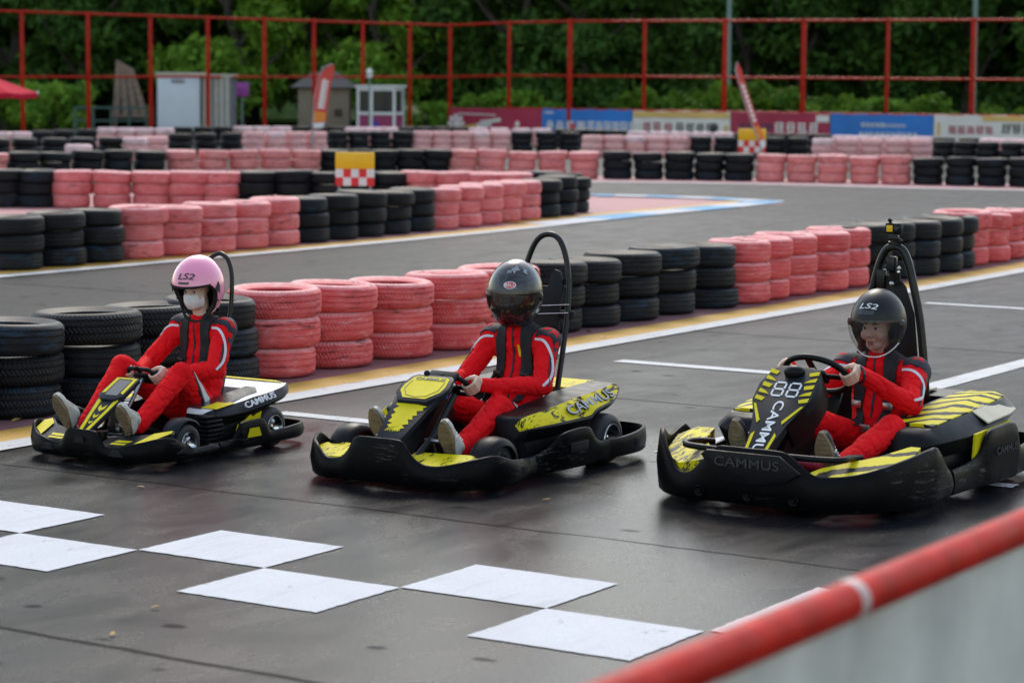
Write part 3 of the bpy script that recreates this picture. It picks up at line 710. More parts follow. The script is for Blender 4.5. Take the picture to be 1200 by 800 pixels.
def d_blue1(md, L, H, T): row(md, L*.05, H*.34, .36, 4, 0, T, 2, 1.25); row(md, L*.42, H*.34, .36, 8, 0, T, 3, 1.0); md.box((L*.08, H*.88, .022), (.4, .06, .006), 0, T=T); md.box((L*.35, H*.4, .024), (.2, .3, .006), 6, T=T)
def d_gold1(md, L, H, T):
    md.box((L*.5, H*.88, .02), (L*.98, H*.2, .006), 1, T=T); row(md, L*.1, H*.3, .36, 3, 3, T, 5, 1.3); row(md, L*.45, H*.3, .36, 4, 5, T, 6, 1.15); md.ball((L*.84, H*.45, 0), (.2, .2, .03), 5, 10, T); md.box((L*.96, H*.35, .022), (.16, .4, .006), 1, T=T)
def d_red2(md, L, H, T): row(md, L*.08, H*.35, .3, 4, 2, T, 7, 1.2); row(md, L*.44, H*.3, .42, 4, 0, T, 8, 1.1); md.box((L*.93, H*.8, .022), (L*.13, .26, .006), 0, T=T); md.box((L*.62, H*.18, .022), (L*.5, .06, .006), 0, T=T)
def d_blue2(md, L, H, T): row(md, L*.3, H*.55, .17, 5, 0, T, 9, 1.1); row(md, L*.52, H*.55, .13, 6, 0, T, 10, 1.15); row(md, L*.28, H*.2, .19, 11, 0, T, 11, 1.1)
def d_gold2(md, L, H, T):
    md.box((L*.7, H*.9, .02), (L*.6, H*.18, .006), 1, T=T); row(md, L*.12, H*.36, .3, 5, 3, T, 12, 1.15); row(md, L*.55, H*.4, .36, 5, 5, T, 13, 1.1); md.box((L*.04, H*.5, .022), (.1, .5, .006), 1, T=T)
banner(529, 636, 127, 160, 'banner_red', 'crimson banner with white flower emblem and slanted lettering on the fence', d_red1)
banner(637, 742, 128.5, 160, 'banner_blue', 'blue banner with one row of big white characters, left of the gold-topped one', d_blue1)
banner(743, 857, 131, 160, 'banner_white', 'white banner with gold upper border between the blue and the crimson banners', d_gold1)
banner(858, 974, 132, 161, 'banner_red', 'dark crimson banner with white characters behind the leaning flag', d_red2)
banner(975, 1095, 134.5, 163, 'banner_blue', 'plain blue banner with small white logo lines right of the leaning flag', d_blue2)
banner(1096, 1240, 136, 165, 'banner_white', 'white banner with dark characters and gold corner at right end', d_gold2)

# light poles
for px, dp, lab in ((852, 100, 'pale green light pole rising beside the leaning flag'), (1139, 101, 'pale green light pole rising at right above the white banner')):
    b = P(px, 150, dp); b.z = 0; t = thing('light_pole', lab, 'light pole', b, 0, 'light poles behind the fence')
    mb = MB(); mb.tube([(0, 0, 0), (0, 0, 9)], [.13, .09], 10); mb.tube([(0, 0, 0), (0, 0, .35)], .2, 10); mb.obj('pole', 'green_pole', t)
    mb = MB(); mb.tube([(0, 0, 8.8), (.5, -.5, 9.4), (1, -1, 9.5)], .05, 8); mb.box((1.2, -1.2, 9.48), (.6, .25, .12), R=Matrix.Rotation(-.78, 3, 'Z'), bev=.03); mb.obj('lamp_arm', 'grey_metal', t)

# chequered corner markers
def marker(px, ptop, dp, w_, label):
    c = P(px, ptop, dp); h = w_*.86; n = V((CP.x-c.x, CP.y-c.y, 0)).normalized(); R = frame((0, 0, 0), V((-n.y, n.x, 0)), (0, 0, 1))
    o = thing('corner_marker', label, 'marker board', (c.x, c.y, 0))
    ztop = c.z; mb = MB()
    mb.box((0, ztop-h*.25, .0), (w_, h*.5, .05), 0, bev=.012, T=R)
    for i in range(5):
        for j in range(2):
            mb.box(((-.4+.2*i)*w_, ztop-h*(.625+.25*j), .0), (w_*.2, h*.25, .046), 1 if (i+j) % 2 == 0 else 2, T=R)
    mb.obj('board', ['marker_yellow', 'check_white', 'check_red'], o)
    mb = MB(); mb.tube([(-w_*.4, 0, -.06), (-w_*.4, ztop-.1, -.03)], .02, 8, T=R); mb.tube([(w_*.4, 0, -.06), (w_*.4, ztop-.1, -.03)], .02, 8, T=R); mb.obj('stand', 'grey_metal', o)
marker(416, 178.5, 36, .58, 'yellow marker board with red and white chequers on the island wall')
marker(881.5, 151, 57, .65, 'small yellow marker board with chequers below the leaning flag')
# feather flags
def feather(pb, pt, dp, wid, label, mi2):
    b = P(*pb, dp); t = P(*pt, dp); b = V((b.x, b.y, b.z)); up = (t-b); L = up.length
    side = V((RT.x, RT.y, 0)).normalized()
    o = thing('feather_flag', label, 'flag', (b.x, b.y, 0)); off = V((-b.x, -b.y, 0))
    T = frame(b+off, side-up*(side.dot(up)/up.dot(up)), up)
    mb = MB(); mb.tube([V((0, -b.z-.0, 0)) if False else V((0, -.3, 0)), V((0, L*.5, 0)), V((wid*.35, L*.93, 0)), V((wid*.9, L*1.0, 0))], .02, 6, T=T)
    mb.tube([V((b.x, b.y, 0))+off, b+off], .03, 6); mb.obj('pole', 'grey_metal', o)
    out = [(0, .0), (wid*.15, L*.02), (wid*.75, L*.12), (wid*.8, L*.4), (wid*.88, L*.7), (wid*1.05, L*.9), (wid*.98, L), (wid*.6, L*.95), (wid*.1, L*.82), (0, L*.6)]
    md = MB(); md.prism(out, .012, 0, T)
    md.prism([(wid*.03, L*.12), (wid*.7, L*.14), (wid*.72, L*.26), (wid*.05, L*.28)], .016, 1, T @ Matrix.Translation((0, 0, -.002)))
    md.prism([(wid*.1, L*.01), (wid*.6, L*.04), (wid*.68, L*.12), (wid*.03, L*.10)], .016, 2, T @ Matrix.Translation((0, 0, -.003)))
    for k in range(8):
        md.box((wid*(.42+.02*k), L*(.34+.055*k), .006), (wid*.42, L*.032, .022), 2, T=T)
        md.box((wid*(.38+.02*k), L*(.36+.055*k), .007), (wid*.12, L*.05, .023), 2, T=T)
    md.obj('sail', ['flag_red', 'orange', 'check_white'], o, 0)
feather((366, 152), (371, 74), 66, .48, 'upright red feather flag with white lettering by the stone hut', 1)
feather((893, 177), (856, 76), 56.5, .19, 'narrow red flag leaning left over the small marker board', 1)

# white cabin
def local_box(px, dp): 
    b = P(px, 150, dp); b.z = 0; return b
b = local_box(233, 92); t = thing('cabin', 'pale blue-grey box cabin with ribbed side and cream roof edge', 'cabin', b, math.radians(28))
s = 92/F
mb = MB(); mb.box((-.62, 0, 1.25), (1.6, 1.6, 2.1), bev=.02); mb.obj('body', 'cabin', t)
mb = MB(); mb.box((-.62, 0, 2.36), (1.72, 1.72, .12), bev=.02); mb.obj('roof', 'cream', t)
mb = MB(); mb.box((-.62, -.82, 2.1), (.5, .03, .14)); mb.obj('vent', 'grey_metal', t)
mb = MB(); mb.box((.78, .1, 1.2), (1.05, 1.3, 2.1), 0)
for k in range(5): mb.box((.34+.22*k, -.58, 1.2), (.08, .05, 2.08), 1)
mb.obj('ribbed_side', ['grey_metal', 'cream'], t)
mb = MB(); mb.box((.8, .1, 2.31), (1.15, 1.42, .11), bev=.02); mb.obj('side_roof', 'cream', t)
# purple sign
c = P(284, 105, 94); t = thing('hanging_sign', 'small purple sign on a post right of the pale cabin', 'sign', (c.x, c.y, 0))
mb = MB(); mb.box((0, 0, c.z), (.5, .06, .55), R=Matrix.Rotation(.55, 3, 'Z'), bev=.01); mb.obj('panel', 'purple', t)
mb = MB(); mb.tube([(-.05, .05, 0), (-.05, .05, c.z)], .04, 8); mb.obj('post', 'green_pole', t)
# stone hut
b = local_box(381, 97); t = thing('hut', 'small tan stone hut with overhanging dark roof behind the feather flag', 'hut', b, math.radians(32))
mb = MB(); mb.box((0, 0, .95), (2.0, 1.8, 1.9), bev=.02); mb.obj('wall', 'brick', t)
mb = MB(); mb.add([(-1.3, -1.2, 1.9), (1.3, -1.2, 1.9), (1.3, 1.2, 1.9), (-1.3, 1.2, 1.9), (-.5, 0, 2.5), (.5, 0, 2.5)], [[0, 1, 5, 4], [1, 2, 5], [2, 3, 4, 5], [3, 0, 4], [3, 2, 1, 0]]); mb.obj('roof', 'roof', t, 0)
mb = MB(); mb.box((-.2, -.91, 1.15), (.5, .04, .7)); mb.obj('window', 'dark_glass', t); mb = MB(); mb.box((.6, -.91, .9), (.3, .04, .3)); mb.obj('window', 'dark_glass', t)
mb = MB(); mb.box((1.01, 0, .9), (.04, .7, 1.6)); mb.obj('door', 'dark_vinyl', t)
# ticket kiosk
b = local_box(446, 94); t = thing('kiosk', 'white framed kiosk with big windows above a magenta and violet base', 'kiosk', b, math.radians(20))
mb = MB(); mb.box((0, 0, .45), (1.45, 1.3, .9), 0); mb.add([(-.5, -.656, .02), (.45, -.656, .02), (-.05, -.656, .75)], [[0, 1, 2]], 1); mb.add([(-.72, -.657, .02), (-.4, -.657, .02), (-.72, -.657, .4)], [[0, 1, 2]], 2)
mb.obj('base', ['magenta', 'violet', 'marker_yellow'], t, 0)
mb = MB()
for x in (-.72, -.18, .72):
    for y in (-.65, .65): mb.box((x, y, .95), (.09, .09, 1.9))
for z in (.92, 1.85):
    mb.box((0, -.66, z), (1.53, .085, .1)); mb.box((0, .66, z), (1.53, .085, .1)); mb.box((.73, 0, z), (.085, 1.24, .1)); mb.box((-.73, 0, z), (.085, 1.24, .1))
mb.obj('window_frame', 'white_frame', t)
mb = MB(); mb.box((0, 0, 1.96), (1.7, 1.5, .08), bev=.02); mb.obj('roof', 'white_frame', t)
mb = MB(); mb.box((0, -.62, 1.38), (1.3, .02, .8)); mb.box((.69, 0, 1.38), (.02, 1.2, .8)); mb.obj('pane', 'dark_glass', t)
c = P(433, 85, 92); t = thing('spotlight', 'small white floodlight on a thin pole above the kiosk', 'floodlight', (c.x, c.y, 0))
mb = MB(); mb.tube([(0, 0, 0), (0, 0, c.z)], .03, 8); mb.obj('pole', 'green_pole', t)
mb = MB(); mb.ball((0, 0, c.z), (.12, .12, .15), 0, 12); mb.box((0, 0, c.z-.15), (.2, .1, .1)); mb.obj('lamp_head', 'white_frame', t)
# timber frame structure
b = local_box(152, 100); b = V((b.x, b.y, 0)); t = thing('timber_planks', 'brown planks leaning together as a tall wedge behind the fence', 'planks', b, math.radians(30))
for k in range(4):
    mb = MB(); x = -.55+.4*k; mb.add([(x-.16, 0, .6), (x+.14, 0, .6), (x*.45+.05-.25, .35, 2.9-.1*k), (x*.45-.12-.25, .35, 2.95-.1*k), (x-.16, .08, .6), (x+.14, .08, .6), (x*.45+.05-.25, .43, 2.9-.1*k), (x*.45-.12-.25, .43, 2.95-.1*k)], [[0, 1, 2, 3], [7, 6, 5, 4], [0, 4, 5, 1], [1, 5, 6, 2], [2, 6, 7, 3], [3, 7, 4, 0]]); mb.obj('plank', 'wood', t, 0)
mb = MB()
for k in range(2): mb.tube([(-.6+1.3*k, 0, 0), (-.6+1.3*k, .1, .65)], .06, 8)
mb.tube([(-.75, .03, .62), (.85, .03, .62)], .06, 8); mb.obj('trestle', 'wood', t)
# low green railing
p0 = P(88, 150, 92); p1 = P(172, 150, 94); t = thing('railing', 'low dark green railing in front of the leaning planks', 'railing', (0, 0, 0))
a = V((p0.x, p0.y, 0)); bb = V((p1.x, p1.y, 0))
for k in range(5):
    p = a.lerp(bb, k/4); mb = MB(); mb.tube([p, p+V((0, 0, 1.05))], .05, 8); mb.obj('post', 'green_rail', t)
for z in (1.05, .55):
    mb = MB(); mb.tube([a+V((0, 0, z)), bb+V((0, 0, z))], .04, 8); mb.obj('rail', 'green_rail', t)
# red umbrella, only its right corner in view
c = P(44, 109, 58); ctr = c-V((RT.x, RT.y, 0))*1.55; t = thing('umbrella', 'red parasol reaching in at the left edge', 'parasol', (ctr.x, ctr.y, 0))
mb = MB(); n = 8; zt = c.z+.55; zr = c.z
a0 = math.atan2(RT.y, RT.x); rim = [V((1.55*math.cos(a0+2*PI*k/n), 1.55*math.sin(a0+2*PI*k/n), zr)) for k in range(n)]
for k in range(n):
    p, q_ = rim[k], rim[(k+1) % n]; m_ = (p+q_)/2*.97; m_.z = zr-.03; top = V((0, 0, zt))
    for u, v_ in ((p, m_), (m_, q_)):
        mb.add([top, u, v_, u-V((0, 0, .12)), v_-V((0, 0, .12))], [[0, 1, 2], [1, 3, 4, 2]])
mb.obj('canopy', 'umbrella', t, 30)
mb = MB(); mb.tube([(0, 0, 0), (0, 0, zt+.1)], .03, 8); mb.obj('pole', 'grey_metal', t)
mb = MB(); mb.ball(rim[0], .035, 0, 8); mb.obj('tip', 'white_frame', t)

# ------------------------------------------------------------------ trees and shrubs
def leafmesh(name, blobs, n, size, mat, seed, flat=.5):
    rr = random.Random(seed); vs = []; fs = []
    tot = sum(b[3]**2 for b in blobs)
    for (x, y, z, r) in blobs:
        k = int(n*r*r/tot)
        for _ in range(k):
            d = V((rr.gauss(0, 1), rr.gauss(0, 1), rr.gauss(0, 1))).normalized(); q_ = r*(rr.random()**.33)*rr.uniform(.8, 1.12)
            p = V((x, y, z))+V((d.x*q_, d.y*q_, d.z*q_*.72)); s_ = size*rr.uniform(.55, 1.3)
            nn = (d*.6+V((rr.gauss(0, 1), rr.gauss(0, 1), rr.gauss(0, 1)+flat))).normalized(); a = nn.orthogonal().normalized(); b_ = nn.cross(a)
            an = rr.random()*6.3; a, b_ = a*math.cos(an)+b_*math.sin(an), b_*math.cos(an)-a*math.sin(an)
            i = len(vs); vs += [p-a*s_, p-b_*s_*.5+nn*s_*.12, p+a*s_, p+b_*s_*.5+nn*s_*.12]; fs.append((i, i+1, i+2, i+3))
    me = bpy.data.meshes.new(name); me.from_pydata([tuple(v) for v in vs], [], fs); me.materials.append(M[mat]); me.update(); return me
def crown_blobs(seed, H, Rr):
    rr = random.Random(seed); bl = []
    for k in range(26):
        z = rr.uniform(.10, 1.0); w_ = Rr*(1-.55*abs(z-.45)*1.4); a = rr.random()*6.28; q_ = w_*rr.uniform(.2, 1)
        bl.append((q_*math.cos(a), q_*math.sin(a), H*z, rr.uniform(.22, .42)*Rr))
    return bl
TREES = []
for k, mat in enumerate(['leaf_dark', 'leaf_dark', 'leaf_mid', 'leaf_mid', 'leaf_dark']):
    TREES.append((leafmesh('tree_crown', crown_blobs(50+k, 11, 4.0), 9000, .24, mat, k), mat))
def trunk_mesh(seed):
    rr = random.Random(seed); mb = MB()
    main = [V((rr.uniform(-.15, .15)*i, rr.uniform(-.15, .15)*i, i*1.6)) for i in range(6)]
    mb.tube(catmull(main, 3), [.26*(1-.8*i/15)+.03 for i in range(16)], 8)
    for k in range(6):
        p = main[1+k % 4]; a = rr.random()*6.28; q_ = p+V((math.cos(a)*1.6, math.sin(a)*1.6, 1.3)); e = q_+V((math.cos(a)*1.2, math.sin(a)*1.2, 1.2))
        mb.tube([p, q_, e], [.11, .07, .03], 6)
    return mb.mesh('trunk', ['bark'])
TR = [trunk_mesh(9), trunk_mesh(10)]
def tree(px, dp, kind, sc, label):
    b = P(px, 150, dp); t = thing('tree', label, 'tree', (b.x, b.y, 0), random.uniform(0, 6.28), 'trees behind the red fence'); t.scale = (sc, sc, sc*random.uniform(.95, 1.1))
    link('crown', TREES[kind][0], t); link('trunk', TR[kind % 2], t)
xs = [-70, 20, 105, 190, 270, 352, 440, 522, 605, 690, 775, 862, 950, 1040, 1130, 1220, 1300]
kinds = [0, 1, 4, 0, 2, 3, 2, 4, 1, 0, 4, 1, 0, 4, 1, 0, 1]  # light put into the leaf colour: brighter kinds left of middle, darker elsewhere
for i, (px, k) in enumerate(zip(xs, kinds)):
    tree(px+random.uniform(-12, 12), random.uniform(106, 114), k, random.uniform(.95, 1.1)*(1.25 if px < 250 else 1), ('light' if k in (2, 3) else 'dark')+' green leafy tree, '+ORD[i]+' from the left in the front line behind the fence')
for i in range(17):
    tree(-60+i*86, random.uniform(122, 132), [0, 1, 4][i % 3], random.uniform(1.2, 1.4)*(2.4 if -60+i*86 < 330 else (1.0 if -60+i*86 < 850 else 1.45)), 'tall shaded tree, '+ORD[i]+' from the left in the back line behind the fence')  # heights exaggerated at left so a dark tree reflection falls on the asphalt
# added backdrop behind the wood, raised at left to darken the asphalt's reflection
mb = MB(); nx = 40; vs = []; fs = []
A = P(-500, 150, 140); B = P(1700, 150, 140)
back = V((FW.x, FW.y, 0)).normalized()
for i in range(nx+1):
    p = A.lerp(B, i/nx)
    for j in range(8):
        q_ = p+back*(j*7); hm = (2.9 if i < 13 else max(1.0, 2.0-(i-14)*.25) if i < 24 else min(1.6, 1.0+(i-24)*.12)); vs.append((q_.x, q_.y, -.1+hm*[0, 3.5, 8, 12, 15, 17, 18, 18.5][j]+noise.noise(q_*.1)*1.5*(j > 0)))
for i in range(nx):
    for j in range(7): fs.append([i*8+j, (i+1)*8+j, (i+1)*8+j+1, i*8+j+1])
mb.add(vs, fs); tag(mb.obj('backdrop_hill', 'leaf_dark', None, 180), kind='structure')
# shrubs
SH = [leafmesh('shrub_leaves', [(random.uniform(-1.1, 1.1), random.uniform(-.7, .7), .4+random.uniform(0, .8), random.uniform(.35, .6)) for _ in range(9)], 1500, .13, m_, 90+k) for k, m_ in enumerate(['leaf_light', 'leaf_mid', 'leaf_light'])]
def shrub(px, dp, k, s, label, z=.35):
    b = P(px, 150, dp); t = thing('shrub', label, 'shrub', (b.x, b.y, 0), random.uniform(0, 6.28), 'shrubs growing along the fence'); t.scale = (s, s, s*1.08)
    link('foliage', SH[k], t); mb = MB()
    for a in range(4): mb.tube([(0, 0, 0), (.3*math.cos(a*1.6), .3*math.sin(a*1.6), .8)], [.03, .012], 5)
    mb.obj('stem', 'bark', t)
i = 0
for px, dp, k, s in [(560, 104, 1, 1.15), (615, 103, 1, 1.25), (735, 101, 2, 1.1), (770, 100, 0, 1.3), (803, 100, 2, 1.15), (836, 98, 1, 1.1), (880, 97, 0, 1.45), (912, 97, 2, 1.4), (948, 98, 1, .95), (985, 98, 2, 1.05), (1012, 97, 0, 1.15), (1045, 97, 1, 1.1), (1085, 97, 2, 1.1), (1110, 98, 1, .8), (1190, 97, 0, 1.05), (1225, 98, 2, 1.1)]:
    i += 1; shrub(px, dp, k, s, 'bright green shrub above the banners, '+ORD[i-1]+' from the left')
i = 0
for px, dp, k, s in [(5, 96, 1, 1.3), (38, 97, 1, 1.35), (66, 95, 1, 1.3), (500, 103, 1, .9)]:
    i += 1; shrub(px, dp, k, s, 'low green bush behind the left part of the fence, '+ORD[i-1]+' from the left')

# ------------------------------------------------------------------ foreground barrier
t = thing('barrier_rail', 'blurred red pipe rail with pale tape ring and grey tarpaulin in the near corner', 'barrier', (6.05, -5, -.031))
mb = MB(); mb.tube([(0, -6, 1.2), (0, 0, 1.2), (0, 3.4, 1.2)], .037, 20); mb.obj('pipe', 'rail_near', t, 60)
mb = MB(); mb.tube([(0, .80, 1.2), (0, .835, 1.2)], .0383, 20); mb.obj('tape_ring', 'tape', t, 60)
mb = MB(); vs = []; fs = []; nx = 160
for i in range(nx+1):
    for j in range(7):
        y = -6+9.4*i/nx; z = 1.195-j*.165
        w_ = (.014+.034*j/6)*(math.sin(y*11+j*.35)+.6*math.sin(y*23.7+1+j*.2)+.4*math.sin(y*5.1)); vs.append((.0+w_, y, z+.006*math.sin(y*9)))
for i in range(nx):
    for j in range(6): fs.append([i*7+j, (i+1)*7+j, (i+1)*7+j+1, i*7+j+1])
mb.add(vs, fs); mb.obj('tarpaulin', 'tarp', t, 180)
for y in (-5.9, 3.3):
    mb = MB(); mb.tube([(-.02, y, .031), (-.02, y, 1.17)], .03, 12); mb.obj('post', 'rail_near', t)
# fallen leaves
LF = MB(); LF.add([(0, -.035, 0), (.016, -.01, .006), (.012, .02, .008), (0, .04, .004), (-.013, .018, .009), (-.015, -.012, .003)], [[0, 1, 2, 3], [0, 3, 4, 5]])
lm = LF.mesh('leaf', ['leaf_fall'], 0)
for k, (px, py, lab) in enumerate([(182, 710.5, 'small dry leaf on the bare asphalt below the chequered squares'), (165, 570, 'small dry leaf on asphalt below the left kart'), (640, 585, 'small dry leaf on asphalt below the middle kart'), (132, 742, 'tiny dry leaf by the seam at lower left'), (20, 492, 'curled dry leaf at the foot of the leftmost tyres'), (691, 388, 'dry leaf at the foot of black tyres near the middle hoop'), (707, 396, 'dry leaf on the ochre band right of the middle hoop')]):
    o = link('fallen_leaf', lm); p = G(px, py, .009); o.location = p; o.rotation_euler = (.04, .03, random.random()*6); s = .6 if k < 4 else 1.7; o.scale = (s, s, s)
    tag(o, lab, 'leaf', 'fallen leaves')
# ------------------------------------------------------------------ karts (local frame: nose towards -y, driver's left at +x)
def bumper(name, pts, kart, per=5, t=.022, mat='bumper', smooth=True, flare=.018):
    # pts: (x, y, ztop, zbot) along the outline
    P3 = catmull([(a[0], a[1], a[2]) for a in pts], per) ; P4 = catmull([(a[0], a[3], 0) for a in pts], per)
    rings = []
    for i, p in enumerate(P3):
        a = P3[max(0, i-1)]; b = P3[min(len(P3)-1, i+1)]; d = V((b.x-a.x, b.y-a.y, 0)).normalized(); n = V((d.y, -d.x, 0))
        if n.dot(V((p.x, p.y*.8, 0))) < 0: n = -n
        zt, zb = p.z, P4[i].y; q = V((p.x, p.y, 0)); h = zt-zb
        prof = [(-t, zb), (.0-.012, zb-.004), (.004, zb+.012), (flare*.7, zb+h*.3), (flare, zb+h*.5), (flare*.55, zb+h*.75), (.002, zt-.008), (-.003, zt), (-t+.004, zt), (-t, zt-.008), (-t+flare*.6, zb+h*.5)]
        rings.append([q+n*u+V((0, 0, z)) for u, z in prof])
    mb = MB(); mb.loft(rings); return mb.obj(name, mat, kart, 60)
def mir(pts): return [(-p[0],)+tuple(p[1:]) for p in pts]
def wheel(kart, x, y, r, w, lug=5, name='wheel'):
    s = 1 if x > 0 else -1
    T = Matrix.Translation((x, y, r)) @ Matrix.Rotation(s*PI/2, 4, 'Y')
    o = bpy.data.objects.new(name, None); C.objects.link(o); o.parent = kart; o.empty_display_size = .05
    h = w/2; mb = MB()
    prof = [(r*.55, -h*.8), (r*.60, -h*.98), (r*.72, -h), (r*.92, -h*.86), (r*.99, -h*.55), (r, 0), (r*.99, h*.55), (r*.92, h*.86), (r*.74, h), (r*.62, h*.98), (r*.55, h*.8)]
    mb.lathe(prof, 36, T=T, closed=True); mb.obj('tyre', 'rubber', o, 50)
    mb = MB(); prof = [(r*.64, h*.94), (r*.62, h*1.03), (r*.585, h*1.03), (r*.55, h*.80), (r*.44, h*.3), (r*.30, h*.1), (r*.14, h*.15), (r*.13, h*.55), (.0, h*.6)]
    mb.lathe(prof, 32, T=T)
    for k in range(lug):
        a = 2*PI*k/lug; mb.box((r*.33*math.cos(a), r*.33*math.sin(a), h*.25), (r*.32, r*.10, h*.3), 0, Matrix.Rotation(a, 3, 'Z'), bev=.003, T=T)
    mb.lathe([(r*.5, -h*.8), (r*.4, -h*.2), (0, -h*.2)], 24, T=T)
    mb.obj('rim', 'chrome', o, 40)
    return o
def fender(kart, x, y, r, w):
    mb = MB(); rings = []
    for k in range(13):
        a = math.radians(-12+k*16); q = r*1.13+.01; c = V((x, y-q*math.cos(a)*1.05, r+q*math.sin(a)*.98)); e = V((0, -math.cos(a), math.sin(a)))
        h = w/2+.012
        pr = [(-h, -.035), (-h*.92, -.006), (-h*.6, .008), (0, .013), (h*.6, .008), (h*.92, -.006), (h, -.035), (h-.012, -.036), (0, .002), (-h+.012, -.036)]
        rings.append([c+V((u, 0, 0))+e*v for u, v in pr])
    mb.loft(rings); return mb.obj('mudguard', 'black_plastic', kart, 60)
def pod(kart, st, mats_, name='side_pod', side=1):
    # st: list of (y, xin, xout, z0, z1, chamfer)
    mb = MB(); rings = []; sg = catmull([(a[0], a[1], a[2]) for a in st], 5); sh = catmull([(a[3], a[4], a[5]) for a in st], 5)
    for g, h in zip(sg, sh):
        y, xi, xo = g; z0, z1, c = h; k = (z1-z0)
        rings.append([V((side*x, y, z)) for x, z in ((xi, z0), (xi, z1-.01), (xi+.01, z1), (xo-c, z1), (xo-.006, z1-c*.8), (xo, z1-c*.95), (xo-.03, z1-c-.02-k*.12), (xo-.05, z0+k*.45), (xo-.03, z0+k*.15), (xo-.05, z0))])
    n = 10; vs = [p for r in rings for p in r]
    mb.loft(rings); N = len(rings)
    for i in range(N-1):
        for k in range(n):
            if k == 3: mb.m[i*n+k] = 1
            if k == 2: mb.m[i*n+k] = 2
    return mb.obj(name, mats_, kart, 40)
def jag(pts, n, amp, seed=1, sides=None):
    # polygon with torn spikes on the chosen sides
    rr = random.Random(seed); out = []; N = len(pts)
    for i in range(N):
        a = V((*pts[i], 0)); b = V((*pts[(i+1) % N], 0)); out.append((a.x, a.y))
        if sides is None or i in sides:
            d = b-a; m = V((-d.y, d.x, 0)).normalized()
            for k in range(1, n):
                t = (k+rr.uniform(-.3, .3))/n; w_ = amp*(rr.uniform(.5, 1.3) if k % 2 else rr.uniform(-.15, .15)); p = a+d*t+m*w_; out.append((p.x, p.y))
    return out
def hoop(kart, pts, r=.019):
    mb = MB(); mb.tube(catmull(pts, 8), r, 14); return mb.obj('roll_hoop', 'black_frame', kart, 60)
def steering(kart, c, tilt, R_=.145, col=(0, -.55, .18), colmat='steel', flat=False):
    o = bpy.data.objects.new('steering_wheel', None); C.objects.link(o); o.parent = kart; o.location = c; o.rotation_euler = (tilt, 0, 0)
    mb = MB(); n = 40; pts = []
    for k in range(n):
        a = 2*PI*k/n; x = R_*math.cos(a); y = R_*math.sin(a)*.88
        if flat: y = max(y, -R_*.62)
        if flat: y = min(y, R_*.5)
        pts.append((x, y, 0))
    mb.tube(pts, .016, 12, closed=True); mb.obj('rim', 'black_plastic', o, 60)
    mb = MB(); mb.box((0, 0, -.012), (.12, .09, .03), bev=.012)
    for a in (0, PI, -PI/2): mb.box((R_*.5*math.cos(a), R_*.45*math.sin(a), -.008), (R_*.9, .035, .012), 0, Matrix.Rotation(a, 3, 'Z'), bev=.004)
    mb.obj('spokes', 'black_frame', o)
    mb = MB(); mb.tube([V(c)+V((0, 0, -.01)), V(col)], .016, 10); mb.obj('steering_column', colmat, kart, 60)
    return o
def seat(kart, y=.34, w=.19, back=.42):
    mb = MB(); rings = []
    for (yy, z, k, d) in ((-.42+y, .13, .85, .02), (-.30+y, .105, 1, .06), (-.12+y, .10, 1.0, .10), (.02+y, .14, 1.0, .12), (.09+y, .26, 1.0, .11), (.14+y, .40, .95, .10), (.19+y, .52, .85, .07), (.21+y, .58, .6, .03)):
        W_ = w*k; ax = V((0, -.9, .35)).normalized() if z > .2 else V((0, -.15, 1)).normalized()
        c = V((0, yy, z))
        sec = [(-W_, d), (-W_*.92, d*.4), (-W_*.7, .01), (0, 0), (W_*.7, .01), (W_*.92, d*.4), (W_, d), (W_+.012, d-.005), (W_*.97, d*.3), (W_*.72, -.012), (0, -.02), (-W_*.72, -.012), (-W_*.97, d*.3), (-W_-.012, d-.005)]
        rings.append([c+V((u, 0, 0))+ax*v for u, v in sec])
    mb.loft(rings); return mb.obj('seat', 'seat', kart, 60)
def chassis(kart, W_=.5, y0=-.98, y1=.92):
    mb = MB()
    mb.box((0, -.30, .055), (.60, 1.22, .012))
    for s in (-1, 1):
        mb.tube(catmull([(s*.22, y0+.05, .10), (s*.26, -.6, .075), (s*.30, 0, .075), (s*.3, .5, .085), (s*.25, y1, .12)], 5), .016, 8)
        mb.tube([(s*.3, -.2, .09), (s*.56, -.2, .09), (s*.56, .35, .09), (s*.3, .35, .09)], .012, 8)
        mb.tube([(s*.26, -.62, .1), (s*.40, -.60, .13)], .014, 8)
    mb.tube([(-.26, -.60, .10), (.26, -.60, .10)], .014, 8); mb.tube([(-.5, .50, .14), (.5, .50, .14)], .018, 10)
    mb.box((0, .66, .19), (.36, .26, .18), bev=.02)
    mb.tube([(-.22, y0+.06, .10), (.22, y0+.06, .10)], .016, 8)
    return mb.obj('chassis', 'black_frame', kart)
def pedals(kart, mat='steel'):
    for s in (-1, 1):
        mb = MB(); mb.tube([(s*.17, -.68, .08), (s*.17, -.74, .26)], .010, 8); mb.tube([(s*.17-.05, -.745, .26), (s*.17+.05, -.745, .26)], .014, 8)
        mb.obj('pedal', mat, kart)
def bolt(mb, p, r=.008): mb.ball(p, (r, r*.6, r), 0, 8)
def place(o, org, rz, s): o.location = (org[0], org[1], 0); o.rotation_euler = (0, 0, math.radians(rz)); o.scale = s if isinstance(s, tuple) else (s, s, s)

K2 = dict(org=(.64, 2.92), rz=0, s=.90); K1 = dict(org=(-1.16, 2.44), rz=0, s=(.735,.745,.78)); K3 = dict(org=(2.58, 3.46), rz=-1, s=1.04)
D2 = dict(org=(.69, 2.95), rz=0, s=.99); D1 = dict(org=(-1.14, 2.42), rz=0, s=.93); D3 = dict(org=(2.66, 3.46), rz=-1, s=1.04)

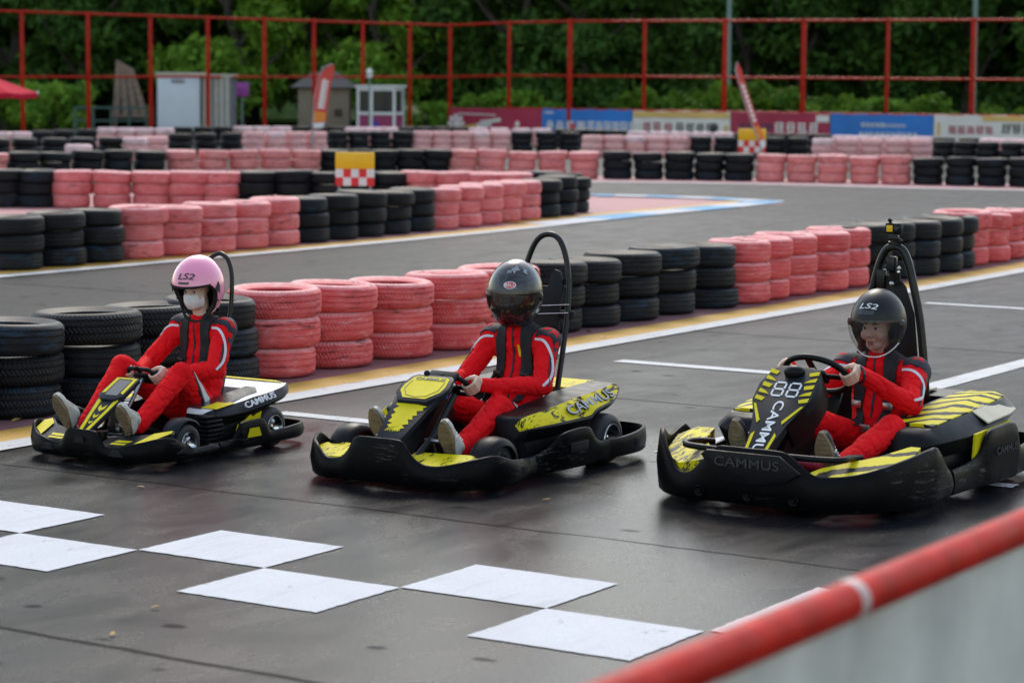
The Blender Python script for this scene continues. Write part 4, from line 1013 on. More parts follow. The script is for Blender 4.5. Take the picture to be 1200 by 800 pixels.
# ---- middle kart
k2 = thing('go_kart', 'black and yellow kart in the middle with torn yellow tail lettering and scuffed front corner', 'go-kart', group='racing karts on the start grid'); place(k2, **K2)
F2 = [(0, -1.06, .30, .04), (.11, -1.06, .30, .04), (.17, -1.055, .285, .04), (.23, -1.05, .21, .035), (.30, -1.04, .168, .035), (.40, -1.03, .165, .03), (.50, -.985, .185, .03), (.58, -.90, .205, .03), (.635, -.77, .215, .03), (.65, -.62, .175, .03), (.63, -.47, .16, .03), (.60, -.36, .15, .03), (.59, -.285, .15, .03)]
F2L = [(a[0], a[1], a[2]+(.03 if 0.45 < a[0] and a[1] < -.7 else (-.01 if .2 < a[0] < .45 else 0)), a[3]) for a in F2]
bumper('front_bumper', mir(F2L)[::-1]+F2[1:], k2)
Sd2 = [(.59, -.283, .15, .03), (.605, -.17, .175, .035), (.63, -.08, .24, .04), (.65, .0, .265, .04), (.66, .14, .275, .04), (.665, .24, .265, .04), (.668, .30, .20, .045), (.672, .36, .17, .05), (.675, .457, .168, .05)]
bumper('side_bumper', Sd2, k2, flare=.010); bumper('side_bumper', mir(Sd2), k2, flare=.010)
R2 = [(.675, .46, .168, .05), (.69, .62, .168, .05), (.69, .80, .18, .05), (.65, .95, .195, .05), (.54, 1.035, .195, .05), (.3, 1.055, .195, .05), (0, 1.06, .195, .05)]
bumper('rear_bumper', R2+mir(R2)[::-1][1:], k2, flare=.010)
mb = MB()
for y in (.02, .24): pass
for q_, z_ in (((.672, .10, .17), (.012, .20, .055)), ((.70, .76, .12), (.012, .06, .05)), ((.653, -.50, .10), (.012, .05, .045))):
    mb = MB(); mb.box(q_, z_, bev=.004); mb.obj('bumper_slot', 'liner', k2)
for s in (-1, 1):
    wheel(k2, s*.50, -.60, .130, .125); wheel(k2, s*.555, .56, .155, .16); fender(k2, s*.50, -.60, .130, .14)
chassis(k2); seat(k2); pedals(k2)
st = [(-.30, .33, .50, .10, .32, .04), (-.26, .30, .56, .10, .365, .07), (-.05, .29, .60, .10, .39, .09), (.2, .28, .61, .10, .41, .11), (.33, .28, .62, .13, .425, .12), (.42, .27, .61, .33, .435, .095), (.70, .27, .57, .36, .45, .08), (.88, .30, .50, .405, .46, .035)]
pod(k2, st, ['black_plastic', 'torn_yellow', 'black_plastic'], side=1); pod(k2, st, ['black_plastic', 'torn_yellow', 'black_plastic'], side=-1)
mb = MB(); T = Matrix(); mb.loft([[V((x, y, z+dz)) for y, z, dz in ((.62, .43, -.05), (.62, .442, 0), (.90, .462, 0), (.90, .462, -.04))] for x in (-.30, -.1, .1, .30)]); mb.obj('tail_cowl', 'torn_yellow', k2)
mb = MB(); T = frame((.552, .42, .385), (-.05, 1, .10), (-.14, 0, .12)); add_text(mb, 'CAMMUS', .105, T @ Matrix.Translation((0, .0, .008)), extr=.004, sx=1.35); add_text(mb, 'CAMMUS', .092, T @ Matrix.Translation((0, .0, .014)), 1, extr=.001, sx=1.53); mb.obj('lettering', ['dark_vinyl', 'grey_metal'], k2, 0)
def panel(kart, T, lower, upper, th=.03, mats_=('grey_panel',), bev=.008):
    pass
# nose panel: a plane leaning back from the front bumper to the steering wheel
def nose(y0, z0, y1, z1): return frame((0, y0, z0), (1, 0, 0), (0, y1-y0, z1-z0)), math.hypot(y1-y0, z1-z0)
T, L_ = nose(-.97, .235, -.46, .60)
mb = MB(); out = [(-.085, 0), (-.095, .10), (-.13, .30), (-.155, .40), (.155, .40), (.13, .30), (.095, .10), (.085, 0)]
mb.prism(out, .03, 0, T, bev=.008)
o_ = mb.obj('nose_panel', 'grey_panel', k2)
mb = MB(); mb.prism(jag([(-.06, .10), (.045, .10), (.115, .33), (-.115, .37)], 12, .028, 5, (0, 1, 3)), .0015, 0, T @ Matrix.Translation((0, 0, .0305))); mb.obj('torn_graphic', 'yellow', o_, 0)
T2 = T @ Matrix.Translation((0, .36, .018)) @ Matrix.Rotation(math.radians(-9), 4, 'X')
mb = MB(); out = [(-.10, -.02), (-.165, .07), (-.175, .14), (-.15, .24), (-.12, .265), (.12, .265), (.15, .24), (.175, .14), (.165, .07), (.10, -.02)]
mb.prism(out, .032, 0, T2, bev=.009); s_ = mb.obj('number_shield', 'grey_panel', k2)
mb = MB(); mb.prism([(-.08, .01), (-.14, .085), (-.145, .14), (-.125, .225), (-.105, .24), (.105, .24), (.125, .225), (.145, .14), (.14, .085), (.08, .01)], .0015, 0, T2 @ Matrix.Translation((0, 0, .0325))); mb.obj('yellow_plate', 'yellow', s_, 0)
mb = MB(); add_text(mb, 'CAMMUS', .042, T2 @ Matrix.Translation((0, .212, .036)), extr=.001, sx=1.2)
ol = [V((x, y, 0)) for x, y in [(-.115, .19), (-.12, .10), (-.07, .035), (0, .02), (.07, .035), (.12, .10), (.115, .19)]]
mb.tube([T2 @ (p+V((0, 0, .0345))) for p in ol], .0022, 4); mb.obj('lettering', 'dark_vinyl', s_, 0)
for s in (-1, 1):
    mb = MB(); mb.tube([(s*.14, -.92, .14), (s*.155, -.72, .27), (s*.16, -.50, .50)], .022, 10); mb.obj('nose_strut', 'black_frame', k2, 60)
mb = MB(); mb.loft([[V((x, -.93+.0*x, .10)), V((x, -.52, .10)), V((x, -.40, .40)), V((x, -.52, .50))] for x in (-.10, .10)]); mb.obj('front_body', 'black_plastic', k2)
for q_ in ((.10, -.53, .36), (.10, -.50, .33), (.155, -.50, .56)):
    mb = MB(); mb.ball(q_, .012, 0, 8); mb.obj('bolt', 'steel', k2)
# floor wings with torn yellow graphic beside the nose
for s in (-1, 1):
    mb = MB(); q_ = [(s*.12, -1.02, .165), (s*.42, -1.0, .155), (s*.60, -.86, .175), (s*.60, -.74, .185), (s*.44, -.76, .20), (s*.12, -.84, .20)]
    mb.add([V(p) for p in q_]+[V(p)-V((0, 0, .03)) for p in q_], [[0, 1, 2, 3, 4, 5], [11, 10, 9, 8, 7, 6]]+[[i, (i+1) % 6, 6+(i+1) % 6, 6+i] for i in range(6)]); mb.obj('front_wing', 'torn_yellow', k2, 20)
H2 = [(.235, .54, .13), (.23, .56, .40), (.205, .67, .68), (.19, .75, .94), (.155, .80, 1.18), (.09, .82, 1.34), (0, .83, 1.385)]
hoop(k2, H2+mir(H2)[::-1][1:], .0185)
# forked head plate
mb = MB(); T = frame((-.0, .70, .68), (1, 0, 0), (0, .20, 1)) @ Matrix.Diagonal((1.12, 1.05, 1, 1)); out = [(-.10, 0), (-.135, .10), (-.12, .20), (-.135, .36), (-.10, .46), (-.065, .47), (-.04, .42), (-.035, .36), (.035, .36), (.04, .42), (.065, .47), (.10, .46), (.135, .36), (.12, .20), (.135, .10), (.10, 0)]
mb.prism(out, .02, 0, T, bev=.004); mb.box((0, .2, -.01), (.42, .05, .02), T=T, bev=.004); mb.box((0, .40, -.012), (.34, .03, .015), T=T); mb.obj('head_plate', 'seat', k2)
mb = MB()
for z in (.24, .19): mb.tube([T @ V((-.02, z, .035)), T @ V((.19, z+.02, .03))], .003, 5)
mb.obj('cable_tie', 'white_vinyl', k2)
steering(k2, (0, -.30, .525), -math.radians(45), .135, (0, -.56, .20), 'blue_metal', True)
mb = MB(); mb.ball((-.07, -.45, .61), .02, 0, 10); mb.box((0, -.40, .575), (.2, .12, .03), R=Matrix.Rotation(.7, 3, 'X'), bev=.01); mb.obj('dash_unit', 'black_plastic', k2)

# ---- left kart
k1 = thing('go_kart', 'smaller black kart at left with yellow arrow nose and polished wheel rims', 'go-kart', group='racing karts on the start grid'); place(k1, **K1)
A1 = [(0, -1.00, .25, .045), (.09, -1.0, .25, .045), (.15, -1.0, .235, .045), (.21, -.99, .155, .045), (.30, -.985, .145, .045), (.42, -.975, .165, .045), (.55, -.92, .195, .045), (.63, -.84, .215, .045), (.665, -.72, .205, .045), (.67, -.60, .15, .045), (.66, -.48, .115, .045), (.655, -.2, .11, .045)]
A1L = [(a[0], a[1], a[2]+(.035 if a[0] > .6 and a[1] < -.7 else 0), a[3]) for a in A1]
bumper('front_bumper', mir(A1L)[::-1]+A1[1:], k1, flare=.018, per=4)
B1 = [(.655, -.18, .11, .045), (.66, -.05, .12, .045), (.672, .03, .20, .045), (.675, .07, .235, .045), (.675, .30, .24, .045), (.675, .36, .21, .045), (.675, .42, .14, .045), (.675, .60, .14, .05), (.66, .80, .15, .05), (.58, .93, .15, .05), (.40, .97, .15, .05), (0, .98, .15, .05)]
bumper('side_bumper', B1[:6], k1, flare=.012); bumper('side_bumper', mir(B1[:6]), k1, flare=.012)
bumper('rear_bumper', B1[5:]+mir(B1[5:])[::-1][1:], k1, flare=.012)
mb = MB(); Tq = frame((.691, .185, .10), (0, 1, 0), (0, 0, 1)); mb.prism([(-.08, .02), (-.05, .085), (.06, .085), (.09, .02)], .004, 0, Tq); mb.obj('bumper_badge', 'yellow', k1)
mb = MB()
for (x, y, w_) in ((.34, -.998, .14), (-.34, -.998, .14), (0, -1.018, .10)):
    mb = MB(); mb.prism([(x-w_/2, .085), (x+w_/2, .085), (x+w_*.2, .125), (x-w_*.2, .125)] if x else [(-.05, .16), (.05, .16), (.03, .20), (-.03, .20)], .012, 0, frame((0, y, 0), (1, 0, 0), (0, 0, 1))); mb.obj('bumper_slot', 'liner', k1)
mb = MB(); mb.prism([(-.10, .10), (.10, .10), (.03, .15)], .012, 0, frame((.682, -.62, 0), (0, 1, 0), (0, 0, 1))); mb.obj('bumper_slot', 'liner', k1)
for s in (-1, 1):
    wheel(k1, s*.565, -.50, .140, .12, 6); wheel(k1, s*.575, .50, .150, .15, 6); 
    mb = MB(); rings = []
    for k in range(8):
        a = math.radians(25+k*16); q_ = .165; c_ = V((s*.55, -.50-q_*math.cos(a), .14+q_*math.sin(a))); rings.append([c_+V((u, 0, v)) for u, v in ((-.075, 0), (-.07, .012), (0, .022), (.07, .012), (.075, 0), (0, .005))])
    mb.loft(rings); mb.obj('mudguard', 'grey_panel', k1, 60)
chassis(k1, y1=.85); seat(k1); pedals(k1)
st = [(-.16, .30, .50, .10, .30, .04), (-.12, .28, .565, .10, .33, .05), (.0, .26, .60, .10, .345, .06), (.2, .25, .62, .12, .365, .07), (.34, .25, .63, .14, .385, .07), (.5, .25, .63, .31, .40, .06), (.72, .26, .60, .36, .425, .05), (.86, .32, .50, .40, .435, .02)]
pod(k1, st, ['black_plastic', 'grey_panel', 'white_vinyl'], side=1); pod(k1, st, ['black_plastic', 'grey_panel', 'white_vinyl'], side=-1)
mb = MB(); mb.loft([[V((x, y, z+dz)) for y, z, dz in ((.60, .405, -.04), (.60, .405, 0), (.88, .437, 0), (.88, .437, -.03))] for x in (-.32, 0, .32)]); mb.obj('tail_cowl', 'white_vinyl', k1)
mb = MB(); Tg = frame((0, 0, 0), (1, 0, 0), (0, 1, .12))
for s in (-1, 1): mb = MB(); mb.prism([(s*.40, -.10), (s*.555, -.10), (s*.555, .12), (s*.40, .16)], .0015, 0, Matrix.Translation((0, .0, .3495)) @ Matrix.Rotation(.105, 4, 'X')); mb.obj('yellow_trim', 'yellow', k1, 0)
for s in (-1, 1): mb = MB(); mb.prism([(s*.262, -.10), (s*.41, -.12), (s*.50, .14), (s*.47, .50), (s*.36, .62), (s*.262, .62)], .002, 0, Matrix.Translation((0, .0, .3485)) @ Matrix.Rotation(.110, 4, 'X')); mb.obj('dark_inset', 'dark_vinyl', k1, 0)
mb = MB(); mb.prism([(-.46, .84), (.46, .84), (.34, .90), (-.34, .90)], .003, 0, Matrix.Translation((0, 0, .4385))); mb.obj('yellow_trim', 'yellow', k1, 0)
mb = MB(); T = frame((.612, .36, .35), (0, 1, .13), (-.4, 0, .62)); add_text(mb, 'CAMMUS', .070, T @ Matrix.Translation((0, .01, .012)), extr=.004, sx=1.3); mb.obj('lettering', 'white_vinyl', k1, 0)
mb = MB(); Tq = frame((.597, 0, 0), (0, 1, 0), (0, 0, 1)); mb.prism([(.06, .13), (.10, .21), (.20, .24), (.26, .275), (.285, .245), (.40, .31), (.34, .12), (.28, .18), (.20, .19)], .006, 0, Tq); mb.obj('jagged_flash', 'yellow', k1, 0)
mb = MB()
for k in range(6): mb.box((.54-.01*abs(k-2), -.15, .13+.032*k), (.12, .19, .026), bev=.008)
mb.obj('side_grille', 'black_plastic', k1)
T, L_ = nose(-.98, .20, -.44, .565)
mb = MB(); mb.prism([(-.055, 0), (-.10, .28), (-.12, .40), (.12, .40), (.10, .28), (.055, 0)], .03, 0, T, bev=.008); o_ = mb.obj('nose_panel', 'grey_panel', k1)
mb = MB(); TT = T @ Matrix.Translation((0, 0, .0305))
for s in (-1, 1): mb.prism([(s*.012, .02), (s*.045, .02), (s*.10, .36), (s*.065, .40), (s*.052, .25)], .0015, 0, TT)
for k, (y, w_) in enumerate(((.10, .016), (.16, .022), (.235, .032))): mb.prism([(0, y), (w_, y+w_*1.0), (w_, y+w_*2.3), (0, y+w_*1.2), (-w_, y+w_*2.3), (-w_, y+w_*1.0)], .0015, 0, TT)
mb.obj('arrow_graphic', 'yellow', o_, 0)
T2 = T @ Matrix.Translation((0, .37, .016)) @ Matrix.Rotation(math.radians(-6), 4, 'X')
mb = MB(); mb.prism([(-.07, -.02), (-.125, .03), (-.115, .245), (-.10, .26), (.10, .26), (.115, .245), (.125, .03), (.07, -.02)], .03, 0, T2, bev=.008); s_ = mb.obj('number_shield', 'grey_panel', k1)
mb = MB(); TT = T2 @ Matrix.Translation((0, 0, .0305))
for s in (-1, 1): mb.prism([(s*.075, .06), (s*.105, .05), (s*.10, .245), (s*.07, .245)], .0015, 0, TT)
mb.prism([(-.07, .232), (.07, .232), (.07, .248), (-.07, .248)], .0015, 0, TT); mb.obj('yellow_plate', 'yellow', s_, 0)
mb = MB(); mb.prism([(-.062, .03), (.062, .03), (.062, .222), (-.062, .222)], .0012, 0, TT); mb.obj('dark_window', 'dark_vinyl', s_, 0)
for s in (-1, 1):
    mb = MB(); q_ = [(s*.14, -.97, .15), (s*.40, -.965, .155), (s*.60, -.86, .195), (s*.65, -.70, .235), (s*.60, -.64, .245), (s*.48, -.74, .225), (s*.14, -.84, .185)]
    n = 7; mb.add([V(p) for p in q_]+[V(p)-V((0, 0, .04)) for p in q_], [list(range(n)), list(range(n, 2*n))[::-1]]+[[i, (i+1) % n, n+(i+1) % n, n+i] for i in range(n)]); w_ = mb.obj('front_wing', 'grey_panel', k1, 20)
    mb = MB(); q_ = [(s*.46, -.94, .176), (s*.585, -.855, .205), (s*.635, -.715, .241), (s*.60, -.66, .250), (s*.50, -.755, .232)]; mb.add([V(p) for p in q_], [[0, 1, 2, 3, 4]])
    q_ = [(s*.24, -.955, .160), (s*.38, -.955, .163), (s*.38, -.925, .170), (s*.24, -.925, .167)]; mb.add([V(p) for p in q_], [[0, 1, 2, 3]]); q_ = [(s*.24, -.91, .170), (s*.38, -.91, .174), (s*.40, -.875, .184), (s*.26, -.875, .181)]; mb.add([V(p) for p in q_], [[0, 1, 2, 3]])
    mb.obj('yellow_mark', 'yellow', w_, 0)
mb = MB(); mb.box((0, -.90, .145), (.20, .04, .03), bev=.006); mb.obj('yellow_plate', 'yellow', k1)
mb = MB(); mb.tube([(0, -.78, .09), (0, -.78, .20)], .045, 16); mb.tube([(0, -.78, .19), (0, -.78, .215)], .05, 16); mb.box((.1, -.70, .12), (.16, .12, .1), bev=.01); mb.obj('brake_reservoir', 'black_frame', k1)
hoop(k1, [(.17, .42, .30), (.165, .40, .55), (.15, .46, .72), (.15, .56, .95), (.14, .60, 1.22), (.10, .61, 1.35), (.03, .62, 1.40), (-.03, .62, 1.40), (-.10, .61, 1.35), (-.14, .60, 1.22), (-.15, .56, .95), (-.15, .46, .72), (-.165, .40, .55), (-.17, .42, .30)], .018)
mb = MB(); mb.box((0, .455, .80), (.24, .025, .30), bev=.01); mb.box((0, .47, 1.0), (.24, .02, .03)); mb.obj('head_pad', 'seat', k1)
steering(k1, (0, -.30, .565), -math.radians(45), .125, (0, -.60, .20), 'steel', True)

# ---- right kart
k3 = thing('go_kart', 'large black kart at right numbered 88 with tiger striped pods and camera hoop', 'go-kart', group='racing karts on the start grid'); place(k3, **K3)
A3 = [(0, -1.00, .315, .045), (.12, -1.0, .315, .045), (.20, -.995, .30, .045), (.32, -.985, .215, .04), (.42, -.96, .21, .04), (.52, -.90, .225, .04), (.60, -.80, .25, .04), (.66, -.62, .28, .04), (.69, -.45, .305, .04), (.695, -.38, .30, .04), (.69, -.27, .21, .04), (.685, -.20, .165, .04)]
A3L = [(a[0], a[1], a[2]-(.035 if .3 < a[0] < .5 else 0)+(.09 if .57 < a[0] < .65 and a[1] < -.7 else (.045 if .5 < a[0] < .57 and a[1] < -.7 else 0)), a[3]) for a in A3]
bumper('front_bumper', mir(A3L)[::-1]+A3[1:], k3, flare=.017, per=4)
B3 = [(.685, -.17, .165, .045), (.69, .02, .18, .045), (.70, .14, .215, .045), (.71, .20, .30, .045), (.715, .28, .325, .045), (.715, .52, .33, .045), (.715, .58, .30, .045), (.71, .64, .20, .05), (.70, .75, .19, .05), (.69, .86, .21, .05), (.66, .97, .21, .05), (.56, 1.04, .21, .05), (.3, 1.06, .21, .05), (0, 1.06, .21, .05)]
bumper('side_bumper', B3[:7], k3, flare=.012); bumper('side_bumper', mir(B3[:7]), k3, flare=.012)
bumper('rear_bumper', B3[6:]+mir(B3[6:])[::-1][1:], k3, flare=.012)
M['gloss_relief'] = plain('gloss_relief', (.022,.022,.024), .16, var=.1, coat=.6)
mb = MB(); T = frame((0, -1.0315, .245), (1, 0, 0), (0, 0, 1)); add_text(mb, 'CAMMUS', .062, T, extr=.003, sx=1.35); mb.obj('raised_lettering', 'gloss_relief', k3, 0); mb = MB(); add_text(mb, 'CAMMUS', .05, frame((.734, .40, .21), (0, 1, 0), (0, 0, 1)), extr=.003, sx=1.35); mb.obj('raised_lettering', 'gloss_relief', k3, 0)
mb = MB(); T = frame((0, -1.016, 0), (1, 0, 0), (0, 0, 1)); mb.prism([(-.25, .27), (-.22, .295), (.17, .295), (.28, .22), (.20, .17), (.02, .14), (-.15, .15)], .010, 0, T, bev=.004); mb.obj('front_badge', 'black_plastic', k3)
mb = MB()
for x in (-.26, .0, .24):
    mb = MB(); mb.lathe([(.0, .012), (.012, .012), (.014, .004), (.024, .008), (.028, 0)], 16, T=frame((x, -1.012, .09), (1, 0, 0), (0, 0, 1))); mb.obj('bumper_bolt', 'bumper', k3)
for s in (-1, 1):
    wheel(k3, s*.53, -.52, .132, .12, 6); wheel(k3, s*.55, .66, .145, .17, 6)
chassis(k3); seat(k3, .36)
mb = MB(); mb.tube([(-.17, -.86, .20), (-.17, -.80, .08)], .01, 8); mb.tube([(-.27, -.87, .235), (-.07, -.87, .235)], .022, 12); 
for k in range(10): mb.tube([(-.265+.02*k, -.87, .235), (-.255+.02*k, -.87, .235)], .026, 12)
M['green_grip'] = plain('green_grip', (.03,.30,.12), .45, var=.1); M['red_grip'] = plain('red_grip', (.30,.01,.03), .5, var=.1)
mb.obj('brake_pedal', 'green_grip', k3)
mb = MB(); mb.tube([(.17, -.80, .20), (.17, -.76, .08)], .01, 8); mb.tube([(.04, -.83, .235), (.30, -.83, .235)], .022, 12)
for k in range(13): mb.tube([(.045+.02*k, -.83, .235), (.055+.02*k, -.83, .235)], .026, 12)
mb.box((.10, -.80, .15), (.02, .03, .16)); mb.box((.16, -.80, .15), (.02, .03, .16)); mb.obj('throttle_pedal', 'red_grip', k3)
mb = MB(); mb.tube(catmull([(-.40, -.62, .27), (-.42, -.78, .29), (-.38, -.90, .285), (0, -.92, .28), (.38, -.90, .28), (.42, -.78, .28), (.40, -.62, .26)], 5), .016, 10); mb.obj('front_bar', 'black_plastic', k3, 60)
st = [(-.26, .36, .52, .08, .30, .03), (-.20, .32, .60, .08, .345, .06), (-.02, .30, .645, .08, .375, .08), (.18, .28, .665, .08, .39, .09), (.40, .28, .67, .10, .405, .09), (.6, .28, .66, .31, .415, .08), (.78, .30, .62, .35, .42, .06), (.88, .34, .55, .37, .415, .03)]
pod(k3, st, ['black_plastic', 'black_plastic', 'black_plastic'], side=1); pod(k3, st, ['black_plastic', 'black_plastic', 'black_plastic'], side=-1)
# outer pod flank in yellow, cream battery top, raised striped covers
for s in (-1, 1):
    mb = MB(); q_ = [(.10, .15), (.30, .12), (.52, .16), (.58, .33), (.12, .31)]; mb.prism(q_, .012, 0, frame((s*.665, 0, 0), (0, s, 0), (0, 0, 1)) if s > 0 else Matrix.Translation((-.677, 0, 0)) @ Matrix(((0, 0, 1, 0), (1, 0, 0, 0), (0, 1, 0, 0), (0, 0, 0, 1)))); mb.obj('flank_panel', 'yellow', k3, 0)
    mb = MB(); mb.loft([[V((s*x, y, z)) for x, z in ((.36, z0-.02), (.36, z1), (.50, z1+.004), (xo, z0+.004), (xo, z0-.02))] for y, z0, z1, xo in ((-.13, .362, .372, .55), (.05, .383, .392, .57), (.30, .40, .425, .58), (.60, .417, .445, .575), (.80, .421, .438, .55))]); mb.obj('battery_cover', 'tiger', k3, 25)
    mb = MB(); mb.loft([[V((s*x, y, z)) for x, z in ((xo-.10, z0), (xo-.10, z0+.006), (xo, z0-.052), (xo, z0-.06))] for y, z0, xo in ((.30, .402, .668), (.45, .410, .670), (.62, .415, .662), (.78, .418, .625))]); mb.obj('cream_strip', 'cream', k3, 25)
mb = MB(); mb.loft([[V((x, y, z+dz)) for y, z, dz in ((.62, .40, -.04), (.64, .415, 0), (.84, .43, 0), (.90, .40, -.03))] for x in (-.33, 0, .33)]); mb.obj('tail_cowl', 'black_plastic', k3)
mb = MB(); mb.box((.10, .72, .436), (.16, .14, .012), bev=.004); mb.obj('cream_lid', 'cream', k3)
for s in (-1, 1):
    iw = .0 if s < 0 else .07; mb = MB(); q_ = [(s*.26, -.95, .235 if s < 0 else .205), (s*.42, -.93, .20), (s*.56, -.82, .225), (s*.64, -.55, .275), (s*.61, -.40, .30), (s*(.50+iw), -.42, .305), (s*(.44+iw), -.62, .28), (s*(.28+iw*.6), -.84-iw*.7, .25-iw*.2)]
    n = 8; mb.add([V(p) for p in q_]+[V(p)-V((0, 0, .05)) for p in q_], [list(range(n)), list(range(n, 2*n))[::-1]]+[[i, (i+1) % n, n+(i+1) % n, n+i] for i in range(n)]); mb.obj('front_wing', 'tiger' if s > 0 else 'torn_grey', k3, 20)
# dark nose fairing with number
T, L_ = nose(-.95, .25, -.47, .65)
T = T @ Matrix.Diagonal((.86, 1, 1, 1))
mb = MB(); out = [(-.075, -.02), (-.082, .10), (-.095, .22), (-.185, .37), (-.19, .48), (-.15, .58), (-.10, .61), (.10, .61), (.15, .58), (.19, .48), (.185, .37), (.095, .22), (.082, .10), (.075, -.02)]
mb.prism(out, .05, 0, T @ Matrix.Translation((0, 0, -.02)), bev=.014); o_ = mb.obj('nose_panel', 'grey_panel', k3)
TT = T @ Matrix.Translation((0, 0, .031)); mb = MB()
def strokes88(mb, T, cx, cy, h, w_, t):
    for y in (cy-h/2, cy, cy+h/2): mb.box((cx, y, 0), (w_-t, t, .002), T=T)
    for x in (cx-w_/2, cx+w_/2):
        for y in (cy-h/4, cy+h/4): mb.box((x, y, 0), (t, h/2-t*.9, .002), T=T)
strokes88(mb, TT, -.046, .445, .088, .064, .010); strokes88(mb, TT, .046, .445, .088, .064, .010)
mb.obj('race_number', 'white_vinyl', o_, 0); mb = MB(); TR_ = TT @ Matrix.Translation((.0, .195, 0)) @ Matrix.Rotation(-PI/2, 4, 'Z'); add_text(mb, 'CAMMU', .085, TR_, extr=.001, sx=1.12)
mb.obj('lettering', 'white_vinyl', o_, 0)
mb = MB(); rr = random.Random(4)
for s in (-1, 1):
    for k in range(5):
        y = .36+.045*k; x1 = .165-.003*k; mb.prism([(s*(x1-.05-.02*(k % 2)), y), (s*x1, y+.012), (s*x1, y+.038), (s*(x1-.06+.02*(k % 2)), y+.022)], .0015, 0, TT)
    mb.obj('yellow_flash', 'yellow', o_, 0); mb = MB(); mb.prism([(s*.078, .215), (s*.155, .34), (s*.14, .34), (s*.068, .235)], .0015, 0, TT); mb.prism([(s*.050, .03), (s*.068, .03), (s*.078, .14), (s*.062, .16)], .0015, 0, TT); mb.obj('yellow_flash', 'yellow', o_, 0); mb = MB()
mb = MB()
for s in (-1, 1): mb.loft([[T @ V((s*x, y, z)) for x, z in ((w_, .02), (w_, -.13), (w_-.02, -.13), (w_-.02, .02))] for y, w_ in ((.22, .10), (.36, .178), (.48, .185), (.58, .15))]); 
mb.obj('nose_side', 'black_plastic', k3)
mb = MB(); mb.ball(T @ V((0, .56, .035)), (.055, .04, .035), 0, 16); mb.obj('steering_boss', 'black_plastic', k3)
mb = MB(); mb.loft([[V((x, -.92, .10)), V((x, -.50, .10)), V((x, -.38, .38)), V((x, -.55, .48))] for x in (-.05, .05)]); mb.obj('front_body', 'black_frame', k3)
steering(k3, (0, -.29, .60), -math.radians(42), .165, (0, -.60, .22), 'steel')
hp = [(.20, .62, .20), (.19, .60, .50), (.155, .60, .80), (.11, .60, 1.00), (.075, .60, 1.12), (.035, .60, 1.18), (-.035, .60, 1.18), (-.075, .60, 1.12), (-.11, .60, 1.00), (-.155, .60, .80), (-.19, .60, .50), (-.20, .62, .20)]
hoop(k3, hp, .022)
mb = MB(); mb.prism([(-.165, .48), (.165, .48), (.125, .84), (.075, .98), (.03, 1.04), (-.03, 1.04), (-.075, .98), (-.125, .84)], .018, 0, frame((0, .595, 0), (1, 0, 0), (0, 0, 1)), bev=.004); mb.obj('head_pad', 'seat', k3)
mb = MB(); mb.box((0, .57, 1.10), (.05, .05, .08), bev=.01); mb.tube([(.02, .57, 1.0), (.02, .56, 1.06)], .03, 12); mb.box((-.06, .58, 1.02), (.05, .04, .10), bev=.01); mb.obj('clamp', 'black_frame', k3)
mb = MB(); mb.ball((.02, .53, 1.0), .014, 0, 10); mb.ball((.05, .55, 1.08), .012, 0, 8); mb.obj('clamp_screw', 'steel', k3)
ac = thing('action_camera', 'small black action camera clamped on top of the right roll hoop', 'camera'); place(ac, **K3)
mb = MB(); mb.box((0, .59, 1.285), (.085, .05, .06), bev=.008); mb.tube([(-.03, .59, 1.32), (-.02, .59, 1.335)], .012, 8); ab = mb.obj('camera_body', 'black_plastic', ac)
mb = MB(); mb.tube([(0, .59, 1.195), (0, .59, 1.25)], .016, 10); mb.box((0, .59, 1.235), (.05, .035, .03), bev=.006); mb.ball((.035, .59, 1.22), .013, 0, 8); mb.tube([(-.03, .59, 1.21), (.04, .585, 1.20)], .008, 8); mb.obj('mount', 'black_frame', ac)
mb = MB(); mb.box((-.015, .562, 1.285), (.035, .006, .034), bev=.003); mb.obj('screen', 'marker_yellow', ac); mb = MB(); mb.tube([(.024, .565, 1.29), (.024, .555, 1.29)], .014, 12); mb.obj('lens', 'dark_glass', ac)
# ------------------------------------------------------------------ drivers
def fold(co, n):
    a = noise.noise(V((co.x*9, co.y*9, co.z*5))+V((3, 1, 7)))*.006
    r = abs(noise.noise(V((co.x*16+co.z*6, co.y*16, co.z*11))+V((9, 4, 2))))
    return a - (.007*(1-min(1, r*5)))
def ribbon(name, bvh, path, widths, off, mat, parent, th=.003, per=7, nacross=5):
    # path: list of (point, outward direction); strap laid on the suit surface
    P_ = catmull([p for p, d in path], per); D_ = catmull([d for p, d in path], per); W_ = catmull([(w_, 0, 0) for w_ in widths], per)
    rings = []
    for i, (p, d) in enumerate(zip(P_, D_)):
        d = d.normalized(); t = (P_[min(i+1, len(P_)-1)]-P_[max(0, i-1)]).normalized(); a = t.cross(d).normalized(); top = []; bot = []
        for k in range(nacross):
            u = (k/(nacross-1)-.5)*max(.001, W_[i].x)
            o_ = p+a*u+d*.16; hit = bvh.ray_cast(o_, -d, .30)
            h = hit[0] if hit[0] is not None else p+a*u
            top.append(h+d*(off+th)); bot.append(h+d*(off-.004))
        # level out deep folds
        m = sum((q_.dot(d) for q_ in top))/len(top)
        top = [q_+d*((m-q_.dot(d))*.35) for q_ in top]
        rings.append(top+bot[::-1])
    # smooth along
    for _ in range(2):
        R2_ = [r[:] for r in rings]
        for i in range(1, len(rings)-1):
            for k in range(len(rings[i])): R2_[i][k] = rings[i][k]*.5+(rings[i-1][k]+rings[i+1][k])*.25
        rings = R2_
    mb = MB(); mb.loft(rings); return mb.obj(name, mat, parent, 50)
